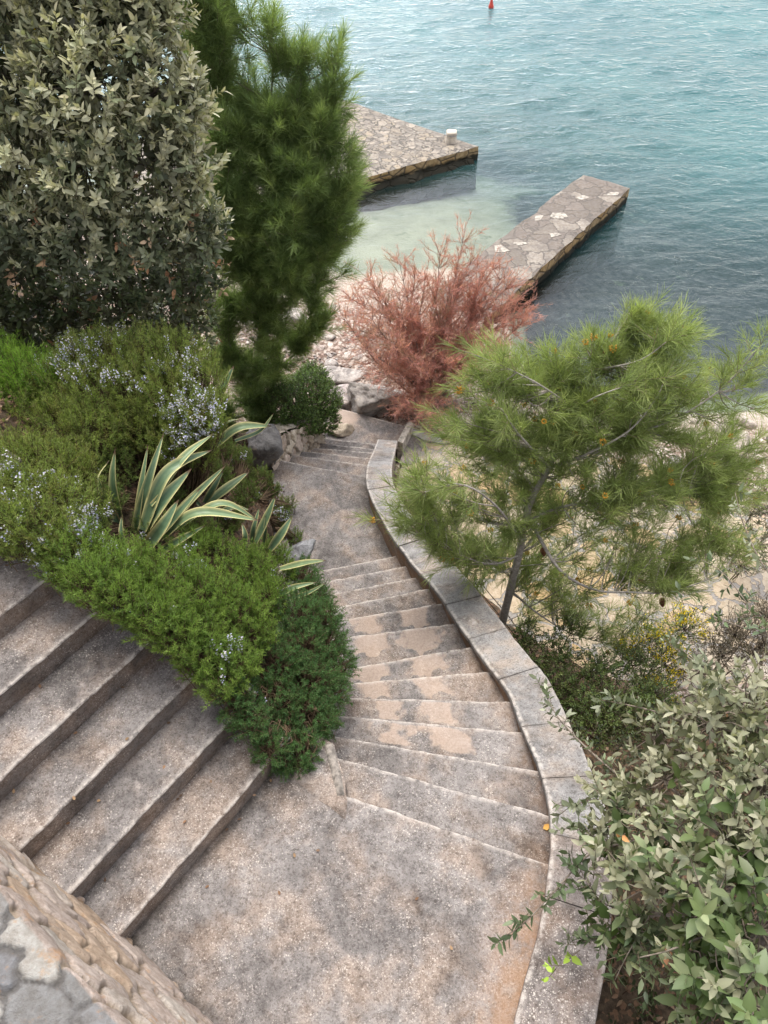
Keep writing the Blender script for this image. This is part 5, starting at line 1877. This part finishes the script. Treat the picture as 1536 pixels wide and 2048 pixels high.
def shrub(name, label, cat, blobs, n, m, L, W, cols, tip, root=None, ln=(.06, .14), upb=.6, keepb=.5, rmin=.45, stems=120, phi=(72, 30), mat='leaf', flowers=None):
    if root is None:
        c = np.mean([b[0] for b in blobs], 0)
        root = np.array([c[0], c[1], float(hz(c[0], c[1]))])
    o = thing(name, label, cat, root)
    g, gw = Geo(), Geo()
    p, d = shell(blobs, n, rmin, -.8, keepb)
    a = nrm(d * .8 + UP * upb + R.normal(size=p.shape) * .4)
    leafy_shoots(g, gw, p - a * .03, a, R.uniform(*ln, len(p)), m, L, W, cols, tip, phi=phi)
    g.build('foliage', M[mat], o)
    cb = np.array([b[0] for b in blobs])
    connect(gw, root, cb, .010, .005, (.15, .11, .08))
    connect(gw, cb[nearest(p[:stems], cb)], p[:stems], .004, .002, (.17, .13, .10), sag=.0)
    gw.build('branches', M['bark'], o)
    if flowers:
        gf = Geo()
        idx = np.argsort(-p[:, 2] + R.normal(size=n) * .1)[:flowers]
        i = np.repeat(idx, 14)
        q = p[i] + a[i] * .1 * R.random((len(i), 1)) + R.normal(size=(len(i), 3)) * .014
        leaves(gf, q, nrm(R.normal(size=q.shape)), nrm(R.normal(size=q.shape) + UP), .018, .0075, pal([(.78, .60, .03), (.85, .68, .05), (.70, .50, .03)], len(i)))
        gf.build('flowers', M['petal'], o)
    return o


MAST = [(.085, .13, .036), (.11, .16, .045), (.065, .10, .028), (.14, .17, .05)]
shrub('mastic_shrub', 'dark green small leaved shrub tucked behind the parapet under the young pine', 'shrub', [(at(u, v, z), r) for u, v, z, r in [(1060, 1320, -2.00, 0.23), (1110, 1370, -2.00, 0.30), (1170, 1400, -2.00, 0.34), (1120, 1300, -2.00, 0.25), (1200, 1340, -2.00, 0.28), (1230, 1420, -2.00, 0.32), (1180, 1470, -2.00, 0.30), (1050, 1270, -2.00, 0.18), (1150, 1250, -2.00, 0.16), (960, 1165, -2.00, 0.11), (930, 1150, -2.00, 0.08), (1300, 1400, -2.00, 0.28), (1270, 1330, -2.00, 0.23)]],
      2000, 11, .028, .0068, MAST, [(.15, .19, .06)], keepb=.3, rmin=.25)
shrub('broom_shrub', 'loose green broom with clusters of bright yellow flowers right of the young pine trunk', 'shrub', [(at(u, v, z), r) for u, v, z, r in [(1300, 1280, -2.40, 0.26), (1260, 1300, -2.40, 0.22), (1370, 1260, -2.40, 0.26), (1330, 1330, -2.40, 0.26), (1310, 1390, -2.40, 0.24)]],
      800, 9, .028, .0045, [(.13, .20, .05), (.16, .235, .06)], [(.22, .28, .07)], keepb=.3, rmin=.3, ln=(.1, .22), upb=1.0, flowers=130)
shrub('dry_shrub', 'brownish twiggy dry shrub at the right edge below the young pine', 'shrub', [(at(u, v, z), r) for u, v, z, r in [(1470, 1270, -2.10, 0.31), (1520, 1300, -2.10, 0.36), (1440, 1310, -2.10, 0.25), (1400, 1350, -2.10, 0.22), (1530, 1230, -2.10, 0.28)]],
      800, 9, .026, .005, [(.19, .165, .115), (.10, .095, .065), (.16, .135, .10)], [(.22, .17, .13)], keepb=.3, rmin=.2, ln=(.08, .18), stems=220)
shrub('olive_shrub', 'greyish shrub with narrow leaves and pinkish shoots at the right edge beside the young pine', 'shrub', [(at(u, v, z), r) for u, v, z, r in [(1500, 1030, -2.20, 0.25), (1530, 980, -2.20, 0.25), (1520, 1090, -2.20, 0.28), (1480, 1130, -2.20, 0.20), (1560, 1040, -2.20, 0.35)]],
      230, 11, .055, .0075, [(.12, .13, .085), (.16, .16, .11), (.10, .105, .07)], [(.30, .22, .18), (.24, .20, .15)], keepb=.3, rmin=.3, ln=(.12, .25))
shrub('broom_shrub', 'green broom with yellow flowers half hidden behind the tall silvery bush', 'shrub', [(aty(u, v, 6.2), r) for u, v, r in [(10, 60, .3), (20, 170, .3), (-20, 280, .3), (30, 260, .2)]],
      300, 9, .03, .005, [(.08, .14, .03), (.10, .17, .04)], None, keepb=.3, rmin=.3, ln=(.1, .22), upb=1.0, flowers=70)

# ---------------------------------------------------------------- holm oak, near right
root = np.array([2.1, .9, float(hz(2.1, .9)) - .1])
o = thing('holm_oak', 'leafy holm oak with grey green and dark glossy leaves overhanging the parapet', 'tree', root)
g, gw = Geo(), Geo()
gt = Geo()
tr = smooth_path([root, root + [.0, .05, .8], [1.95, 1.0, .6], [1.85, 1.05, 1.3]], 16)
tube(gt, tr, np.linspace(.10, .045, 16), 10, (.17, .15, .13), .2)
gt.build('trunk', M['bark'], o)
OB = [(1330, 1560, 1.0, .20), (1420, 1450, 1.25, .22), (1380, 1390, 1.0, .16), (1500, 1420, 1.3, .22), (1450, 1560, 1.2, .24), (1530, 1560, 1.4, .24), (1280, 1650, 1.05, .20), (1360, 1680, 1.2, .22), (1460, 1690, 1.35, .24), (1540, 1720, 1.5, .22), (1240, 1740, 1.05, .15), (1320, 1790, 1.25, .2), (1420, 1830, 1.45, .22), (1520, 1860, 1.6, .2),
      (1480, 1960, 1.6, .18), (1380, 1930, 1.35, .16), (1540, 2040, 1.7, .2), (1420, 2030, 1.45, .14), (1240, 1590, .8, .16), (1310, 1480, .9, .16), (1210, 1690, .8, .13), (1270, 1860, 1.0, .12), (1230, 1830, .9, .12)]
bl = [(at(u, v, z), r) for u, v, z, r in OB] + [(np.array(c), .28) for c in ((2.2, 1.4, 1.2), (2.4, .9, 1.4), (2.3, .4, 1.3), (2.7, 1.2, 1.0), (2.1, 1.9, .9), (2.6, 1.7, .8), (2.6, .5, 1.0))]
p, d = shell(bl, 700, .3, -.8, .25)
a = nrm(d * .8 + UP * .65 + R.normal(size=p.shape) * .42)
v_im = (p[:, 1] * 0)
silver = sstep(.65, 1.15, p[:, 1] + .35 * R.normal(size=len(p)))
s_ = silver > .5
leafy_shoots(g, gw, p[s_] - a[s_] * .05, a[s_], R.uniform(.09, .18, s_.sum()), 11, .070, .0145, [(.235, .24, .15), (.17, .18, .105), (.30, .295, .195), (.10, .115, .06)], [(.46, .44, .315), (.40, .385, .265)], phi=(75, 25), stem=.002, fold=.2)
leafy_shoots(g, gw, p[~s_] - a[~s_] * .05, a[~s_], R.uniform(.07, .16, (~s_).sum()), 9, .088, .021, DARKOAK + [(.11, .15, .065)], [(.30, .33, .18), (.15, .21, .08), (.33, .34, .21)], phi=(80, 35), stem=.002, fold=.2)
B4 = [([(1570, 1330, 1.0), (1510, 1230, .9), (1450, 1150, .85), (1405, 1120, .8)], .006, 9, 'M'), ([(1580, 1200, 1.0), (1520, 1120, .9), (1485, 1040, .85), (1470, 985, .85)], .006, 9, 'S'), ([(1580, 1290, 1.0), (1500, 1260, .9), (1420, 1230, .85), (1370, 1200, .8)], .005, 8, 'M'), ([(1560, 1460, 1.15), (1400, 1452, 1.1), (1300, 1420, 1.05), (1205, 1400, 1.0)], .008, 16, 'S'), ([(1400, 1680, .9), (1310, 1605, .85), (1200, 1520, .8), (1120, 1440, .75), (1085, 1375, .7)], .008, 17, 'S'),
      ([(1280, 1680, .9), (1185, 1705, .85), (1120, 1770, .8), (1050, 1845, .75), (1005, 1875, .72)], .006, 13, 'M'), ([(1250, 1600, .8), (1180, 1600, .75), (1130, 1620, .7)], .005, 10, 'S'), ([(1500, 1390, 1.1), (1400, 1330, 1.05), (1340, 1290, 1.0)], .006, 12, 'S'), ([(1300, 1700, .9), (1200, 1660, .8), (1140, 1660, .75)], .005, 12, 'S'),
      ([(1280, 1830, .9), (1200, 1800, .8), (1150, 1720, .8)], .005, 11, 'M'), ([(1260, 1860, .8), (1190, 1880, .7), (1140, 1885, .65)], .004, 9, 'M'), ([(1160, 1900, .62), (1120, 1930, .58), (1103, 1945, .55)], .003, 3, 'Y'), ([(1536, 1850, 1.5), (1420, 1870, 1.45), (1340, 1900, 1.4), (1280, 1915, 1.35)], .007, 4, 'M'),
      ([(1330, 1780, 1.1), (1260, 1900, 1.0), (1230, 1960, .9)], .004, 9, 'M'), ([(1330, 1830, 1.1), (1300, 1900, 1.0), (1290, 1960, .95)], .004, 8, 'M')]
for pts, r, k, kind in B4:
    P = smooth_path([at(*q) for q in pts], 22)
    tube(gw, P, np.linspace(r, r * .35, 22), 6, (.26, .22, .18), .15)
    idx = (np.linspace(.30, 1, k) * 21).astype(int)
    q = P[idx] + R.normal(size=(k, 3)) * .006
    tn = nrm(P[np.minimum(idx + 1, 21)] - P[np.maximum(idx - 1, 0)])
    ax = nrm(tn * .8 + R.normal(size=(k, 3)) * .6 + UP * .25)
    cols = {'S': [(.17, .20, .125), (.13, .16, .09), (.22, .24, .16)], 'M': [(.10, .135, .07), (.14, .17, .09), (.075, .11, .05)], 'Y': [(.24, .36, .05), (.28, .40, .06)]}[kind]
    tip = {'S': [(.36, .37, .27), (.31, .33, .23)], 'M': [(.20, .23, .14), (.16, .20, .11)], 'Y': None}[kind]
    leafy_shoots(g, gw, q, ax, R.uniform(.05, .10, k), 7 if kind != 'Y' else 4, .062, .0125 if kind != 'Y' else .014, cols, tip, phi=(75, 30), stem=.0018, fold=.2)
g.build('foliage', M['leaf'], o)
gdl = Geo()
pdl, ddl = shell(bl, 11, .8, -.3, .3)
leafy_shoots(gdl, gw, pdl, nrm(ddl), .05, 2, .05, .014, [(.42, .21, .09), (.50, .32, .18), (.34, .17, .09)], None, fold=.5)
gdl.build('dead_leaves', M['dry'], o)
cen = np.array([b[0] for b in bl])
for c in cen:
    s = tr[R.integers(8, 16)]
    tube(gw, smooth_path([s, (s + c) / 2 + R.normal(size=3) * .08, c], 8), np.linspace(.016, .006, 8), 6, (.24, .20, .17), .2)
ci = nearest(p, cen)
connect(gw, cen[ci], p, .004, .0025, (.24, .20, .16), sag=.01)
gw.build('branches', M['bark'], o)

# undergrowth that fills the shade behind the parapet
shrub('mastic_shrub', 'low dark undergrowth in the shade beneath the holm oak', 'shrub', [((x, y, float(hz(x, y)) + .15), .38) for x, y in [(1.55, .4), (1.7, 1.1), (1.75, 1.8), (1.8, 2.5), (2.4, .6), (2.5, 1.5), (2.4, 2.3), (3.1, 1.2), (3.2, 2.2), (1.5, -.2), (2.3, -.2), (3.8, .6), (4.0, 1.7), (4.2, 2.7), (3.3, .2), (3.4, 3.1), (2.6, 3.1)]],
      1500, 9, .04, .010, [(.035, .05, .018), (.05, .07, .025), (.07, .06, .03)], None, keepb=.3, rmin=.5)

# ---------------------------------------------------------------- fallen leaves
fl = [(1094, 1657, 0, 'single orange yellow fallen leaf against the parapet beside the top of the fanned steps', .055, (.66, .36, .10)),
      (742, 1638, 0, 'small curled brown leaf on the step under the upper wide flight', .03, (.26, .16, .09))]
for u, v, z, lab, L, c in fl[:1]:
    pz = at(u, v, -H + .012)
    g = Geo()
    leaves(g, pz[None] - [[.025, 0, 0]], nrm(np.array([[1, .35, .1]])), nrm(np.array([[.1, -.2, 1.]])), L, .018, c, .3, -.3)
    tag(g.build('fallen_leaf', M['dry'], loc=pz), lab, 'leaf')
gs = 'dry leaves scattered on the wide steps and landing'
spots = [(590, 1715, 0), (372, 1640, 1), (418, 1770, 0), (640, 1700, 0), (505, 1590, 1), (330, 1530, 3), (250, 1480, 3), (150, 1600, 3), (420, 1560, 2), (560, 1790, 0), (830, 1800, 0), (905, 1900, 0)]
for k in range(0, 9):
    for i in range(3):
        q = DL * R.uniform(WB0 + .05, 1.1) + NL * (-1.70 - .306 * k + R.uniform(.012, .05))
        spots.append((q, None, k))
for u, v, k in spots:
    pz = at(u, v, k * H + .008) if v is not None else np.array([u[0], u[1], k * H + .008])
    g = Geo()
    an = R.random() * 6.28
    leaves(g, pz[None], np.array([[math.cos(an), math.sin(an), .05]]), nrm(np.array([[R.normal() * .2, R.normal() * .2, 1.]])), .026, .008, pal([(.22, .13, .08), (.30, .20, .12), (.15, .10, .07)], 1)[0], .35, -.25)
    tag(g.build('dry_leaf', M['dry'], loc=pz), 'tiny curled brown leaf lying on the upper concrete', 'leaf', gs)
# leaf litter on the bank under the tall bush and the oak
g = Geo()
N = 3800
px_ = np.stack([R.uniform(-4.2, -1.2, N), R.uniform(3.8, 7.6, N)], 1)
q2 = np.stack([R.uniform(1.35, 3.6, 1800), R.uniform(-.4, 3.4, 1800)], 1)
px_ = np.concatenate([px_, q2])
zz = hz(px_[:, 0], px_[:, 1]) + .03
an = R.random(len(px_)) * 6.28
leaves(g, np.column_stack([px_, zz]), np.stack([np.cos(an), np.sin(an), R.normal(size=len(an)) * .2], 1), nrm(UP + R.normal(size=(len(an), 3)) * .4), R.uniform(.03, .06, len(an)), .012, pal([(.11, .07, .045), (.16, .10, .065), (.08, .05, .035), (.20, .14, .095)], len(an)), .35, -.2)
tag(g.build('leaf_litter', M['dry'], loc=(-2, 5, 0)), 'brown dry leaf litter on the bank', 'leaf litter', kind='stuff')
#P1#


# ---------------------------------------------------------------- light, sky, camera
w = bpy.data.worlds.new('World')
S.world = w
w.use_nodes = True
nt = w.node_tree
nt.nodes.clear()
SUN_EL, SUN_AZ = 71.0, -12.0          # azimuth from +Y, negative to the left
sky = nt.nodes.new('ShaderNodeTexSky')
sky.sky_type = 'NISHITA'
sky.sun_disc = False
sky.sun_elevation = rad(SUN_EL)
sky.sun_rotation = rad(SUN_AZ)
sky.air_density, sky.dust_density, sky.ozone_density = 1.0, 2.2, 1.0
bw = nt.nodes.new('ShaderNodeRGBToBW')
nt.links.new(sky.outputs[0], bw.inputs[0])
tc = nt.nodes.new('ShaderNodeTexCoord')
no = nt.nodes.new('ShaderNodeTexNoise')
no.inputs['Scale'].default_value = 2.3
no.inputs['Detail'].default_value = 6
nt.links.new(tc.outputs['Generated'], no.inputs['Vector'])
mr = nt.nodes.new('ShaderNodeMapRange')
mr.inputs['From Min'].default_value = .35
mr.inputs['From Max'].default_value = .65
mr.inputs['To Min'].default_value = .45
mr.inputs['To Max'].default_value = .95
nt.links.new(no.outputs['Fac'], mr.inputs['Value'])
cl = nt.nodes.new('ShaderNodeMix')
cl.data_type = 'RGBA'
cl.blend_type = 'MULTIPLY'
cl.inputs[0].default_value = 1
nt.links.new(bw.outputs[0], cl.inputs[6])
cl.inputs[7].default_value = (1.32, 1.27, 1.24, 1)
mx = nt.nodes.new('ShaderNodeMix')
mx.data_type = 'RGBA'
nt.links.new(mr.outputs[0], mx.inputs[0])
nt.links.new(sky.outputs[0], mx.inputs[6])
nt.links.new(cl.outputs[2], mx.inputs[7])
# bright thin cloud low over the sea to the front left
vm = nt.nodes.new('ShaderNodeVectorMath')
vm.operation = 'DOT_PRODUCT'
nt.links.new(tc.outputs['Generated'], vm.inputs[0])
vm.inputs[1].default_value = tuple(Vector((-.42, .82, .40)).normalized())
m2_ = nt.nodes.new('ShaderNodeMapRange')
m2_.interpolation_type = 'SMOOTHSTEP'
for k_, v_ in (('From Min', .72), ('From Max', 1.0), ('To Min', 1.0), ('To Max', 2.1)):
    m2_.inputs[k_].default_value = v_
nt.links.new(vm.outputs['Value'], m2_.inputs['Value'])
bk_ = nt.nodes.new('ShaderNodeVectorMath')
bk_.operation = 'SCALE'
nt.links.new(mx.outputs[2], bk_.inputs[0])
nt.links.new(m2_.outputs[0], bk_.inputs['Scale'])
bg = nt.nodes.new('ShaderNodeBackground')
bg.inputs['Strength'].default_value = .15
nt.links.new(bk_.outputs[0], bg.inputs[0])
wo = nt.nodes.new('ShaderNodeOutputWorld')
nt.links.new(bg.outputs[0], wo.inputs[0])

sl = bpy.data.lights.new('sun', 'SUN')
sl.energy = 1.1
sl.angle = rad(34)
sl.color = (1, .95, .87)
so = bpy.data.objects.new('sun', sl)
COL.objects.link(so)
dv = Vector((math.sin(rad(SUN_AZ)) * math.cos(rad(SUN_EL)), math.cos(rad(SUN_AZ)) * math.cos(rad(SUN_EL)), math.sin(rad(SUN_EL))))
so.rotation_euler = dv.to_track_quat('Z', 'Y').to_euler()
so.location = (-8, 14, 16)

cam = bpy.data.cameras.new('camera')
cam.sensor_fit = 'VERTICAL'
cam.sensor_height = 24
cam.lens = FPX / 2048 * 24
cam.clip_start = .05
cam.clip_end = 1500
co = bpy.data.objects.new('camera', cam)
COL.objects.link(co)
co.location = (0, 0, CZ)
co.rotation_euler = (rad(90 - PITCH), 0, 0)
S.camera = co
S.view_settings.view_transform = 'Standard'
S.view_settings.look = 'None'
S.view_settings.exposure = 1.27
S.view_settings.gamma = 1
S.cycles.max_bounces = 9
S.cycles.diffuse_bounces = 6
S.cycles.glossy_bounces = 2
S.cycles.transparent_max_bounces = 6
S.cycles.transmission_bounces = 6
for o in list(bpy.data.objects):
    if '_o' in o.keys():
        del o['_o']
